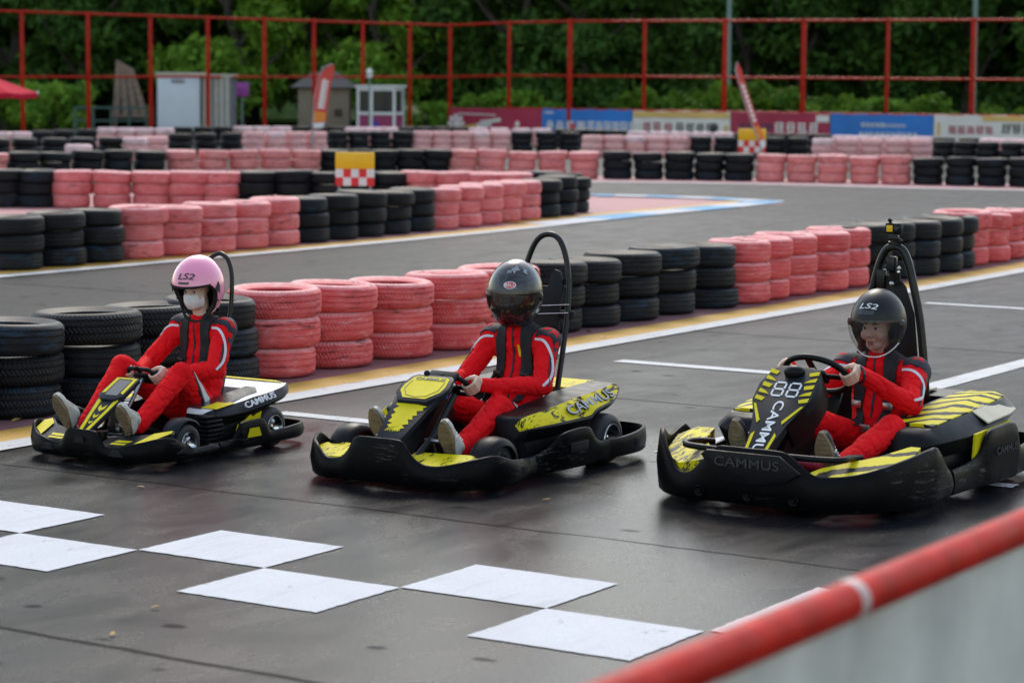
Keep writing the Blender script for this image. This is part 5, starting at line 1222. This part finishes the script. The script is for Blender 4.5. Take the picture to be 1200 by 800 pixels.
def hand(mb, c, g, b, u, side, wrist):
    c, g, b, u = V(c), V(g).normalized(), V(b).normalized(), V(u).normalized(); wrist = V(wrist)
    rho = .028
    def at(th, o): th = math.radians(th); return c+g*o+(b*math.cos(th)+u*math.sin(th))*rho
    for i in range(4):
        o = (1.5-i)*.0195; end = (225, 245, 238, 205)[i]; r = (.0088, .0092, .0088, .0078)[i]
        kn = at(55, o)+u*.012+b*.006
        pts = [kn, at(100, o), at(150, o), at(195, o), at(end, o)]
        mb.tube(pts, [r*1.12, r*1.05, r, r*.95, r*.85], 10); mb.ball(pts[-1], r*.85, 0, 8); mb.ball(kn, r*1.2, 0, 10)
        cap(mb, wrist+(kn-wrist)*.25+g*o*.3, kn, .014, r*1.2, 10)
    mb.ball(wrist.lerp(c+b*.04, .55), (.027, .027, .027), 0, 12)
    t0 = wrist.lerp(c+b*.03, .35)+g*.02-u*.006; t1 = c+g*.040+b*.035-u*.008; t2 = c+g*.036+(b*.4-u)*.026; t3 = c+g*.026+(-b*.5-u*.8)*.028
    cap(mb, t0, t1, .015, .012, 10); cap(mb, t1, t2, .0115, .010, 10); cap(mb, t2, t3, .010, .0085, 10)
def shoe(parent, heel, d, up, side, mats_):
    d = V(d).normalized(); up = V(up); sx_ = d.cross(up).normalized(); up = sx_.cross(d).normalized()
    T = Matrix(((sx_.x, d.x, up.x, heel[0]), (sx_.y, d.y, up.y, heel[1]), (sx_.z, d.z, up.z, heel[2]), (0, 0, 0, 1)))
    o = bpy.data.objects.new('shoe', None); C.objects.link(o); o.parent = parent
    out = []
    for k in range(28):
        a = 2*PI*k/28; y = .125-.135*math.cos(a); w_ = .034+.012*math.sin(min(PI, max(0, (y-.02)/.24*PI)))*(1.0 if y > .1 else .3)
        out.append((w_*math.sin(a)*(1.05 if y > .15 else .95), y))
    mb = MB(); mb.prism(out, .024, 0, T, bev=.004)
    for k in range(9): mb.box((0, .02+.026*k, -.001), (.055 if 1 < k < 8 else .04, .010, .006), 0, T=T)
    mb.obj('sole', mats_[0], o, 40)
    mb = MB(); rings = []
    for y, w_, h in ((-.004, .026, .075), (.02, .034, .09), (.06, .036, .095), (.10, .038, .082), (.14, .041, .062), (.18, .043, .048), (.22, .038, .040), (.248, .022, .030)):
        rings.append([V((w_*math.sin(math.radians(a))*1.0, y, .02+(h)*max(0, math.cos(math.radians(a)))**.75)) for a in (-90, -72, -54, -36, -18, 0, 18, 36, 54, 72, 90)])
    mb.loft(rings, T=T); mb.ball((0, .045, .095), (.036, .045, .03), 0, 14, T); mb.obj('upper', mats_[1], o, 60)
    mb = MB()
    for k in range(5): mb.tube([(-.022, .075+.022*k, .115-.011*k), (0, .078+.022*k, .122-.012*k), (.022, .075+.022*k, .115-.011*k)], .004, 6, T=T)
    mb.box((.0, .15, .045), (.086, .012, .02), R=Matrix.Rotation(.3, 3, 'Z'), T=T)
    mb.obj('laces', mats_[2], o, 50)
def rotH(yaw, pitch, roll=0): return Matrix.Rotation(math.radians(yaw), 4, 'Z') @ Matrix.Rotation(math.radians(pitch), 4, 'X') @ Matrix.Rotation(math.radians(roll), 4, 'Y')
def cutshell(rad, cutters, mats_, name, parent, T, thick=.022, seg=(56, 36), shape=None):
    bm = bmesh.new(); bmesh.ops.create_uvsphere(bm, u_segments=seg[0], v_segments=seg[1], radius=1)
    for v in bm.verts:
        x, y, z = v.co
        if shape: x, y, z = shape(x, y, z)
        v.co = V((x*rad[0], y*rad[1], z*rad[2]))
    me = bpy.data.meshes.new('shell'); bm.to_mesh(me); bm.free()
    me.materials.append(M[mats_[0]]); me.materials.append(M[mats_[1]])
    ob = bpy.data.objects.new('tmp', me); C.objects.link(ob); tmp = []
    m = ob.modifiers.new('s', 'SOLIDIFY'); m.thickness = thick; m.offset = -1; m.material_offset = 1; m.material_offset_rim = 1
    for cpoly in cutters:
        mb = MB(); mb.prism(cpoly, .8, 0, Matrix.Translation((-.4, 0, 0)) @ Matrix(((0, 0, 1, 0), (1, 0, 0, 0), (0, 1, 0, 0), (0, 0, 0, 1))))
        cm = mb.mesh('cut', [mats_[1]], 0); cob = bpy.data.objects.new('cut', cm); C.objects.link(cob); tmp.append(cob)
        b_ = ob.modifiers.new('b', 'BOOLEAN'); b_.object = cob; b_.operation = 'DIFFERENCE'; b_.solver = 'EXACT'
    dg = bpy.context.evaluated_depsgraph_get(); dg.update(); r = bpy.data.meshes.new_from_object(ob.evaluated_get(dg))
    for x in [ob]+tmp: bpy.data.objects.remove(x)
    r.transform(T); r.name = name; r.polygons.foreach_set('use_smooth', [True]*len(r.polygons)); r.set_sharp_from_angle(angle=math.radians(40)); r.update()
    return link(name, r, parent)
def patch(rad, az, el, T, name, mat, parent, th=.003, shape=None, n=(28, 14), edge=None):
    # a piece of the helmet surface, az measured from the face direction
    mb = MB(); vs = []; fs = []
    for layer in (0, 1):
        for i in range(n[0]+1):
            for j in range(n[1]+1):
                a = math.radians(az[0]+(az[1]-az[0])*i/n[0]); lo, hi = el; f_ = abs(2*i/n[0]-1)
                if edge: lo, hi = edge(f_, lo, hi)
                e = math.radians(lo+(hi-lo)*j/n[1]); x, y, z = math.sin(a)*math.cos(e), -math.cos(a)*math.cos(e), math.sin(e)
                if shape: x, y, z = shape(x, y, z)
                k = 1+(th if layer == 0 else 0)/rad[0]; vs.append(T @ V((x*rad[0]*k, y*rad[1]*k, z*rad[2]*k)))
    A = n[1]+1; B = (n[0]+1)*A
    for i in range(n[0]):
        for j in range(n[1]):
            q_ = [i*A+j, (i+1)*A+j, (i+1)*A+j+1, i*A+j+1]; fs.append(q_); fs.append([k+B for k in q_][::-1])
    for i in range(n[0]):
        for j in (0, n[1]): fs.append([i*A+j, (i+1)*A+j, (i+1)*A+j+B, i*A+j+B])
    for j in range(n[1]):
        for i in (0, n[0]): fs.append([i*A+j, i*A+j+1, i*A+j+1+B, i*A+j+B])
    mb.add(vs, fs); return mb.obj(name, mat, parent, 50)
def surf_T(rad, az, el, T, shape=None, lift=.003, roll=0):
    def pt(a, e):
        a, e = math.radians(a), math.radians(e); x, y, z = math.sin(a)*math.cos(e), -math.cos(a)*math.cos(e), math.sin(e)
        if shape: x, y, z = shape(x, y, z)
        return V((x*rad[0], y*rad[1], z*rad[2]))
    p = pt(az, el); ax = pt(az+2, el)-p; ay = pt(az, el+2)-p; Fm = frame(p, ax, ay); n = Fm.col[2].xyz
    return T @ Fm @ Matrix.Translation((0, 0, lift)) @ Matrix.Rotation(math.radians(roll), 4, 'Z')
def fshape(x, y, z):
    k = max(0, -z)*max(0, -y); return (x*(1-.03*max(0, -z)), y*(1+.16*k), z*(1+.05*max(0, -z)))
hshape = lambda x, y, z: (x*(1-.05*max(0, -z)), y*(1.0 if y < 0 else .97), z*(1.0 if z > 0 else .98))

def driver(label, K, K_, p, mats_shoe, wheel_c=(0, -.30, .53), R_=.135, gv=(0, -.7, .7)):
    for s_, sg_ in (('L', 1), ('R', -1)):
        ks = K_['s'] if isinstance(K_['s'], tuple) else (K_['s'],)*3; ds = K['s']
        g_ = V(((K_['org'][0]+ks[0]*(wheel_c[0]+sg_*R_)-K['org'][0])/ds, (K_['org'][1]+ks[1]*wheel_c[1]-K['org'][1])/ds, ks[2]*wheel_c[2]/ds))
        p['gr'+s_] = g_; p['wr'+s_] = g_+V((sg_*.028, .083, .008))
    root = thing('person', label, 'driver', group='drivers seated in the karts'); place(root, **K)
    L = lambda k: V(p[k])
    # suit
    mb = MB(); chest = L('chest'); hip = L('hip'); nk = L('neck')
    mb.ball(hip+V((0, 0, .01)), (.165, .13, .11), 0, 24)
    for t, (rx, ry) in ((.25, (.155, .115)), (.5, (.15, .112)), (.75, (.165, .118)), (1, (.175, .118))):
        q_ = hip.lerp(chest, t); mb.ball(q_, (rx, ry, .11), 0, 24)
    for t, rx in ((.35, .18), (.65, .165), (.9, .115)): mb.ball(chest.lerp(nk, t), (rx, .095, .075), 0, 24)
    mb.tube([nk-V((0, 0, .03)), nk+V((0, -.012, .062))], [.086, .070], 20)
    for s in 'LR':
        sh, el, ha, kn, an, hp_ = L('sh'+s), L('el'+s), L('wr'+s), L('kn'+s), L('an'+s), L('hp'+s)
        cap(mb, chest.lerp(nk, .4), sh, .085, .080, 18); cap(mb, sh, el, .070, .056, 18); cap(mb, el, ha, .058, .042, 18)
        cap(mb, hp_, kn, .098, .073, 20); cap(mb, kn, an, .070, .056, 20); mb.ball(kn, .075, 0, 18)
    me = remesh(mb, 'suit', 'suit', .0075, 7, fold); 
    # lighter smoothing after folding
    suit = link('suit', me, root); bvh = BVHTree.FromPolygons([v.co for v in me.vertices], [list(f.vertices) for f in me.polygons])
    # body: head, neck, slim trunk, arms with hands, legs
    mb = MB(); hd = L('head'); TH = Matrix.Translation(hd) @ rotH(*p['rot']) @ Matrix.Scale(p.get('hs', 1), 4)
    def hb(c_, r_): mb.ball(c_, r_, 0, 18, TH)
    hb((0, .015, .035), (.074, .094, .085)); hb((0, -.018, -.015), (.064, .076, .088)); hb((0, -.038, -.082), (.044, .048, .032)); hb((0, -.068, -.095), (.020, .018, .016))
    for s in (-1, 1): hb((s*.036, -.058, -.030), (.028, .028, .03)); hb((s*.026, -.080, .036), (.026, .014, .010)); hb((s*.012, -.104, -.030), (.009, .010, .008))
    cap(mb, TH @ V((0, -.085, .022)), TH @ V((0, -.108, -.024)), .008, .0115, 10)
    hb((0, -.088, -.058), (.024, .012, .007)); hb((0, -.086, -.070), (.020, .012, .008))
    cap(mb, TH @ V((0, .02, -.06)), nk, .052, .055, 16)
    cap(mb, hip+V((0, .03, 0)), nk-V((0, -.02, .06)), .055, .045, 16)
    for s, sg in (('L', 1), ('R', -1)):
        cap(mb, L('sh'+s), L('el'+s), .045, .038, 12); cap(mb, L('el'+s), L('wr'+s), .038, .027, 12); cap(mb, L('hp'+s), L('kn'+s), .07, .055, 12); cap(mb, L('kn'+s), L('an'+s), .05, .035, 12); cap(mb, chest.lerp(nk, .4)+V((0, .02, 0)), L('sh'+s), .038, .04, 12)
        c_ = L('gr'+s); g = V(gv).normalized(); w_ = L('wr'+s); b_ = (w_-c_); b_ = (b_-g*b_.dot(g)).normalized(); u_ = g.cross(b_); 
        if u_.dot(V((sg, 0, .35))) < 0: u_ = -u_
        cap(mb, w_, c_+b_*.055+g*.0, .026, .022, 12); hand(mb, c_, g, b_, u_, sg, c_+b_*.075)
    me = remesh(mb, 'body', 'skin', .0042, 2); me.name = 'body'; link('body', me, root)
    for s in (-1, 1):
        mb = MB(); mb.ball((s*.031, -.0815, .008), (.0145, .010, .0075), 0, 12, TH); e = mb.obj('eye', ['eye_white', 'dark'], root, 180)
        mb = MB(); mb.ball((s*.030, -.0905, .008), (.0062, .003, .0062), 0, 10, TH); mb.obj('iris', 'dark', e)
        mb = MB(); mb.tube([TH @ V((s*.013, -.096, .030)), TH @ V((s*.03, -.095, .036)), TH @ V((s*.048, -.083, .030))], [.003, .0045, .002], 6); mb.tube([TH @ V((s*.017, -.0915, .014)), TH @ V((s*.031, -.0935, .0165)), TH @ V((s*.045, -.083, .013))], [.0015, .0025, .0015], 6); mb.obj('eyebrow', 'dark', root)
    mb = MB(); mb.ball((0, -.0965, -.0585), (.020, .006, .0042), 0, 12, TH); mb.ball((0, -.0945, -.0665), (.016, .006, .0048), 0, 12, TH); mb.obj('lips', 'lips', root)
    for s, sg in (('L', 1), ('R', -1)): shoe(root, L('heel'+s), p['toe'+s], p['shup'], sg, mats_shoe)
    # black shoulder yokes, white piping, harness
    fw = V((0, -1, .1))
    for s, sg in (('L', 1), ('R', -1)):
        sh, el, wr, kn, hp_ = L('sh'+s), L('el'+s), L('wr'+s), L('kn'+s), L('hp'+s)
        up = V((sg*.25, -.1, 1)); ou = V((sg, -.25, .25))
        ribbon('shoulder_panel', bvh, [(sh+V((-sg*.055, -.03, .05)), V((0, -.45, 1))), (sh+V((sg*.01, -.01, .05)), V((sg*.3, -.25, 1))), (sh+V((sg*.055, .0, .0)), V((sg*.9, -.15, .5))), (sh.lerp(el, .34)+V((sg*.05, .02, -.01)), V((sg, .1, .25)))], [.085, .115, .10, .07], .004, 'suit_navy', root)
        ribbon('white_piping', bvh, [(sh+V((-sg*.04, -.085, .02)), V((0, -1, .6))), (sh+V((sg*.025, -.075, .0)), V((sg*.5, -1, .5))), (sh.lerp(el, .35)+V((sg*.05, -.03, 0)), V((sg*.9, -.6, .3))), (sh.lerp(el, .75)+V((sg*.05, -.01, 0)), V((sg, -.3, .3))), (el.lerp(wr, .15)+V((sg*.045, .0, 0)), V((sg, -.1, .35)))], [.012, .016, .016, .018, .012], .003, 'suit_white', root)
        ribbon('navy_piping', bvh, [(sh.lerp(el, .25)+V((sg*.05, -.045, 0)), V((sg*.8, -.8, .3))), (sh.lerp(el, .6)+V((sg*.05, -.035, 0)), V((sg*.9, -.5, .3))), (el+V((sg*.045, -.02, 0)), V((sg, -.3, .3)))], [.010, .012, .008], .002, 'suit_navy', root)
        a = kn.lerp(hp_, .62); b_ = kn.lerp(hp_, .12)
        ribbon('knee_flash', bvh, [(b_+V((sg*.05, 0, .04)), V((sg*.75, -.1, .8))), (kn.lerp(hp_, .3)+V((sg*.06, 0, .015)), V((sg*.9, 0, .6))), (a+V((sg*.08, 0, -.01)), V((sg, 0, .45)))], [.004, .045, .075], .001, 'suit_navy', root)
        ribbon('white_flash', bvh, [(kn.lerp(hp_, .16)+V((sg*.055, 0, .035)), V((sg*.78, -.1, .8))), (kn.lerp(hp_, .34)+V((sg*.06, 0, .012)), V((sg*.9, 0, .6))), (kn.lerp(hp_, .64)+V((sg*.08, 0, -.012)), V((sg, 0, .45)))], [.003, .026, .055], .004, 'suit_white', root)
        q0 = chest.lerp(nk, .95); xs_ = sg*.078
        pth = [(V((xs_, q0.y+.10, q0.z-.02)), V((0, .7, .7))), (V((xs_, q0.y+.0, q0.z+.02)), V((0, -.2, 1))), (V((xs_*1.05, chest.y-.06, q0.z-.06)), V((0, -1, .7))), (V((xs_*1.1, chest.y-.10, chest.z)), V((0, -1, .15))), (V((xs_*.95, hip.y-.10, hip.z+.17)), V((0, -1, .05))), (V((xs_*.6, hip.y-.12, hip.z+.10)), V((0, -1, .15)))]
        ribbon('harness_pad', bvh, pth[:4]+[(pth[3][0].lerp(pth[4][0], .35), pth[4][1])], [.062, .066, .066, .064, .06], .006, 'webbing', root, th=.012)
        ribbon('harness_strap', bvh, pth[2:], [.04, .042, .042, .04], .004, 'webbing', root, th=.004)
    ribbon('zip', bvh, [(V((0, q0.y-.06, q0.z+.02)), V((0, -1, .5))), (V((0, chest.y-.12, q0.z-.08)), V((0, -1, .3))), (V((0, chest.y-.13, chest.z-.02)), V((0, -1, .1))), (V((0, hip.y-.13, hip.z+.14)), V((0, -1, 0)))], [.010]*4, .002, 'suit_navy', root)
    for q_ in ((0, hip.y-.145, hip.z+.09), (-.088, chest.y-.135, chest.z-.03), (.088, chest.y-.135, chest.z-.03)):
        mb = MB(); mb.box(q_, (.055, .014, .04), bev=.004); mb.obj('buckle', 'steel' if p.get('bk') else 'black_frame', root)
    return root, TH, bvh
def base_pose(hx=0, **k):
    d = dict(hip=(0, .27, .22), chest=(0, .37, .52), neck=(0, .335, .70), head=(0, .29, .865), rot=(8, 4), hpL=(.085, .24, .20), hpR=(-.085, .24, .20),
        shL=(.18, .34, .685), shR=(-.18, .34, .685), elL=(.255, .16, .45), elR=(-.255, .14, .45), grL=(.135, -.30, .525), grR=(-.135, -.30, .525), wrL=(.165, -.215, .535), wrR=(-.165, -.215, .535),
        knL=(.17, -.16, .36), knR=(-.17, -.18, .38), anL=(.175, -.57, .17), anR=(-.235, -.57, .20), heelL=(.195, -.665, .12), heelR=(-.245, -.655, .15), toeL=(.05, -.42, .9), toeR=(-.05, -.42, .9), shup=(0, .9, .42))
    d.update(k); return d
W3 = ('sole', 'shoe', 'white_frame')

# middle driver: closed patterned helmet with tinted visor
p2 = base_pose(rot=(14, 6), head=(-.01, .285, .935), neck=(0, .335, .735), bk=0)
r_, TH, bv = driver('driver in red suit wearing a dark patterned full face helmet in the middle kart', D2, K2, p2, W3, wheel_c=(0, -.30, .525))
hel = bpy.data.objects.new('helmet', None); C.objects.link(hel); hel.parent = r_
TS = TH @ Matrix.Translation((0, .012, .008)) @ Matrix.Diagonal((.98, 1, 1.10, 1)); rad = (.160, .188, .178)
cutshell(rad, [[(-.4, -.062), (-.075, -.055), (-.045, -.02), (-.05, .03), (-.4, .034)], [(-.4, -.4), (.4, -.4), (.4, -.140), (-.02, -.152), (-.4, -.166)]], ['pattern_helmet', 'liner'], 'shell', hel, TS, .03, shape=fshape)
patch(rad, (-78, 78), (-25, 15), TS, 'visor', 'tinted', hel, .006, fshape, edge=lambda f, lo, hi: (lo+12*f*f, hi-6*f*f))
patch(rad, (-80, 80), (11.5, 15.5), TS, 'visor_rim', 'dark_vinyl', hel, .0085, fshape, n=(28, 3), edge=lambda f, lo, hi: (lo-6*f*f, hi-6*f*f))
for s in (-1, 1):
    mb = MB(); mb.lathe([(0, .014), (.016, .013), (.022, .008), (.024, 0)], 18, T=surf_T(rad, s*82, -2, TS, fshape, .0)); mb.obj('visor_pivot', 'black_frame', hel)
def oval_badge(az, el, w_, txt, size):
    mb = MB(); T = surf_T(rad, az, el, TS, fshape, .0015)
    k_ = lambda q_: [(q_*w_*math.cos(a*PI/12), q_*w_*.55*math.sin(a*PI/12)) for a in range(24)]
    mb.prism(k_(1.0), .002, 0, T); mb.prism(k_(.86), .0026, 1, T); add_text(mb, txt, size, T @ Matrix.Translation((0, 0, .003)), 0, .0006, sx=1.1); mb.obj('badge', ['white_vinyl', 'red_mark'], hel, 0)
oval_badge(10, 24, .036, 'BELL', .027); oval_badge(48, 10, .020, 'BELL', .013)
mb = MB()
for az, el, sz in ((25, 52, .05), (55, 46, .035), (5, 48, .03)): mb.prism([(-sz*.5, -sz*.4), (-sz*.3, sz*.5), (sz*.1, sz*.35), (sz*.5, sz*.55), (sz*.4, -sz*.3), (0, -sz*.1)], .0016, 0, surf_T(rad, az, el, TS, fshape, .0, az))
mb.obj('grey_flash', 'grey_metal', hel, 0)
mb = MB(); T = surf_T(rad, 80, -26, TS, fshape, .001); mb.tube([T @ V((.017*math.cos(a*PI/10), .010*math.sin(a*PI/10), 0)) for a in range(20)], .0018, 5, closed=True); mb.tube([T @ V((-.012, 0, 0)), T @ V((.012, 0, 0))], .0018, 5); mb.obj('side_mark', 'white_vinyl', hel)
ribbon('yellow_tag', bv, [(V((.035, .25, .66)), V((0, -1, .5))), (V((.045, .24, .60)), V((0, -1, .3)))], [.016, .016], .008, 'marker_yellow', r_)

# left driver: pink open helmet, white mask
p1 = base_pose(rot=(10, 10), head=(0, .27, .965), neck=(0, .32, .755), chest=(0, .34, .55), shL=(.175, .32, .725), shR=(-.175, .32, .725), knL=(.19, -.12, .49), knR=(-.19, -.22, .52), anL=(.18, -.50, .22), anR=(-.18, -.55, .20), heelL=(.185, -.60, .17), heelR=(-.20, -.70, .19), toeL=(.25, -.6, .72), toeR=(.1, -.55, .8),
    grL=(.125, -.30, .565), grR=(-.125, -.30, .565), wrL=(.15, -.215, .575), wrR=(-.15, -.215, .58), elL=(.26, .12, .50), elR=(-.26, .10, .50), hs=1.02)
r_, TH, bv = driver('driver in red suit with pink open helmet and white face mask in the left kart', D1, K1, p1, ('sole', 'shoe', 'shoe'), wheel_c=(0, -.30, .565), R_=.125)
mb = MB(); vs = []; fs = []
for i in range(13):
    a = -1+i/6
    for j in range(9):
        b_ = -1+j/4; x = a*.072; ridge = .044*(1-abs(a)**1.5)*(1-.45*b_*b_); vs.append(TH @ V((x*(1-.18*abs(b_)**2), -.088-ridge+.040*a*a-.004*b_, -.048+b_*(.048-.010*abs(a)))))
for i in range(12):
    for j in range(8): fs.append([i*9+j, (i+1)*9+j, (i+1)*9+j+1, i*9+j+1])
mb.add(vs, fs); mb.obj('face_mask', 'mask', r_, 180)
hel = bpy.data.objects.new('helmet', None); C.objects.link(hel); hel.parent = r_
TS = TH @ Matrix.Translation((0, .018, .018)) @ Matrix.Diagonal((.98, 1, 1.12, 1)); rad = (.160, .188, .175)
cutshell(rad, [[(-.4, .036), (-.080, .030), (-.040, -.015), (-.022, -.10), (-.05, -.4), (-.4, -.4)], [(-.4, -.4), (.4, -.4), (.4, -.125), (-.0, -.150), (-.4, -.166)]], ['pink', 'liner'], 'shell', hel, TS, .03, shape=hshape)
TRm = [V((0, -.075, .012)), V((0, -.04, -.03)), V((0, -.022, -.10))]
patch(rad, (-62, 62), (9, 13), TS, 'brow_trim', 'liner', hel, .004, hshape, n=(24, 2))
patch(rad, (-14, 14), (17, 21), TS, 'vent', 'dark_vinyl', hel, .002, hshape, n=(8, 2))
mb = MB(); vs_, fs_ = text_bm('LS2', .05, .0006, .25, 1.5); T = surf_T(rad, 4, 31, TS, hshape, .004); mb.add([V((v.x, v.y, v.z-6.0*v.x*v.x*.5)) for v in vs_], fs_, 0, T); mb.obj('lettering', 'dark_vinyl', hel, 0)
for s in (-1, 1):
    mb = MB(); T = surf_T(rad, s*78, 2, TS, hshape, -.001); mb.prism([(-.024, .0), (.018, .034), (.026, .006), (.016, -.030)], .003, 0, T); mb.ball((0, 0, 0), .008, 0, 10, surf_T(rad, s*82, -22, TS, hshape, 0)); mb.ball((0, 0, 0), .006, 0, 10, surf_T(rad, s*96, -25, TS, hshape, 0)); mb.obj('side_plate', 'dark_vinyl', hel)
mb = MB(); mb.tube(catmull([TS @ V((-.115, -.04, -.09)), TS @ V((-.07, -.065, -.16)), TS @ V((0, -.075, -.178)), TS @ V((.07, -.065, -.16)), TS @ V((.115, -.04, -.09))], 5), .009, 8); mb.obj('chin_strap', 'webbing', hel)

# right driver: matte black open helmet with clear visor
p3 = base_pose(rot=(2, 6), head=(0, .235, .80), neck=(0, .30, .62), chest=(0, .33, .43), hip=(0, .26, .20), shL=(.19, .30, .575), shR=(-.19, .30, .575), elL=(.28, .05, .44), elR=(-.30, .05, .42), grL=(.13, -.245, .625), grR=(-.155, -.24, .62), wrL=(.175, -.16, .60), wrR=(-.19, -.155, .59),
    knL=(.27, -.16, .34), knR=(-.21, -.20, .36), anL=(.21, -.60, .20), anR=(-.25, -.62, .22), heelL=(.20, -.72, .15), heelR=(-.25, -.74, .18), toeL=(.0, -.35, .9), toeR=(-.0, -.4, .9), bk=1)
r_, TH, bv = driver('driver in red suit with matt black helmet and clear visor in the right kart', D3, K3, p3, ('sole', 'shoe_dark', 'white_frame'), wheel_c=(0, -.29, .60), R_=.165)
mb = MB(); w_ = V(p3['wrL']); g_ = (V(p3['grL'])-w_).normalized(); n_ = g_.orthogonal(); m_ = g_.cross(n_); mb.tube([w_+g_*.012+(n_*math.cos(a*PI/8)+m_*math.sin(a*PI/8))*.031 for a in range(16)], .007, 8, closed=True); mb.obj('bracelet', 'dark_vinyl', r_)
hel = bpy.data.objects.new('helmet', None); C.objects.link(hel); hel.parent = r_
TS = TH @ Matrix.Translation((0, .018, .018)) @ Matrix.Diagonal((.98, 1, 1.12, 1)); rad = (.143, .170, .158)
cutshell(rad, [[(-.4, .030), (-.075, .026), (-.040, -.02), (-.025, -.10), (-.04, -.4), (-.4, -.4)], [(-.4, -.4), (.4, -.4), (.4, -.120), (-.0, -.148), (-.4, -.166)]], ['matte_black', 'liner'], 'shell', hel, TS, .03, shape=hshape)
Vs = tuple(a*1.06 for a in rad)
patch(Vs, (-76, 76), (-58, 14), TS, 'visor', 'clear', hel, .003, hshape, n=(36, 20), edge=lambda f, lo, hi: (lo+30*f**3, hi-4*f*f))
mb = MB(); pts = []
for i in range(25):
    f_ = abs(2*i/24-1); a = math.radians(-76+152*i/24); e = math.radians(-58+30*f_**3); x, y, z = hshape(math.sin(a)*math.cos(e), -math.cos(a)*math.cos(e), math.sin(e)); pts.append(TS @ V((x*Vs[0]*1.02, y*Vs[1]*1.02, z*Vs[2]*1.02)))
mb.tube(pts, .0035, 6); mb.obj('visor_edge', 'white_vinyl', hel)
patch(rad, (-22, 18), (23, 31), TS, 'vent', 'dark_vinyl', hel, .004, hshape, n=(8, 2))
mb = MB(); vs_, fs_ = text_bm('LS2', .040, .0006, .25, 1.7); T = surf_T(rad, 0, 38, TS, hshape, .004); mb.add([V((v.x, v.y, v.z-7.0*v.x*v.x*.5)) for v in vs_], fs_, 0, T); mb.obj('lettering', 'white_vinyl', hel, 0)
for s in (-1, 1):
    mb = MB(); mb.lathe([(0, .018), (.014, .017), (.020, .010), (.022, 0)], 18, T=surf_T(rad, s*80, 2, TS, hshape, .0)); mb.obj('visor_pivot', 'dark_vinyl', hel)
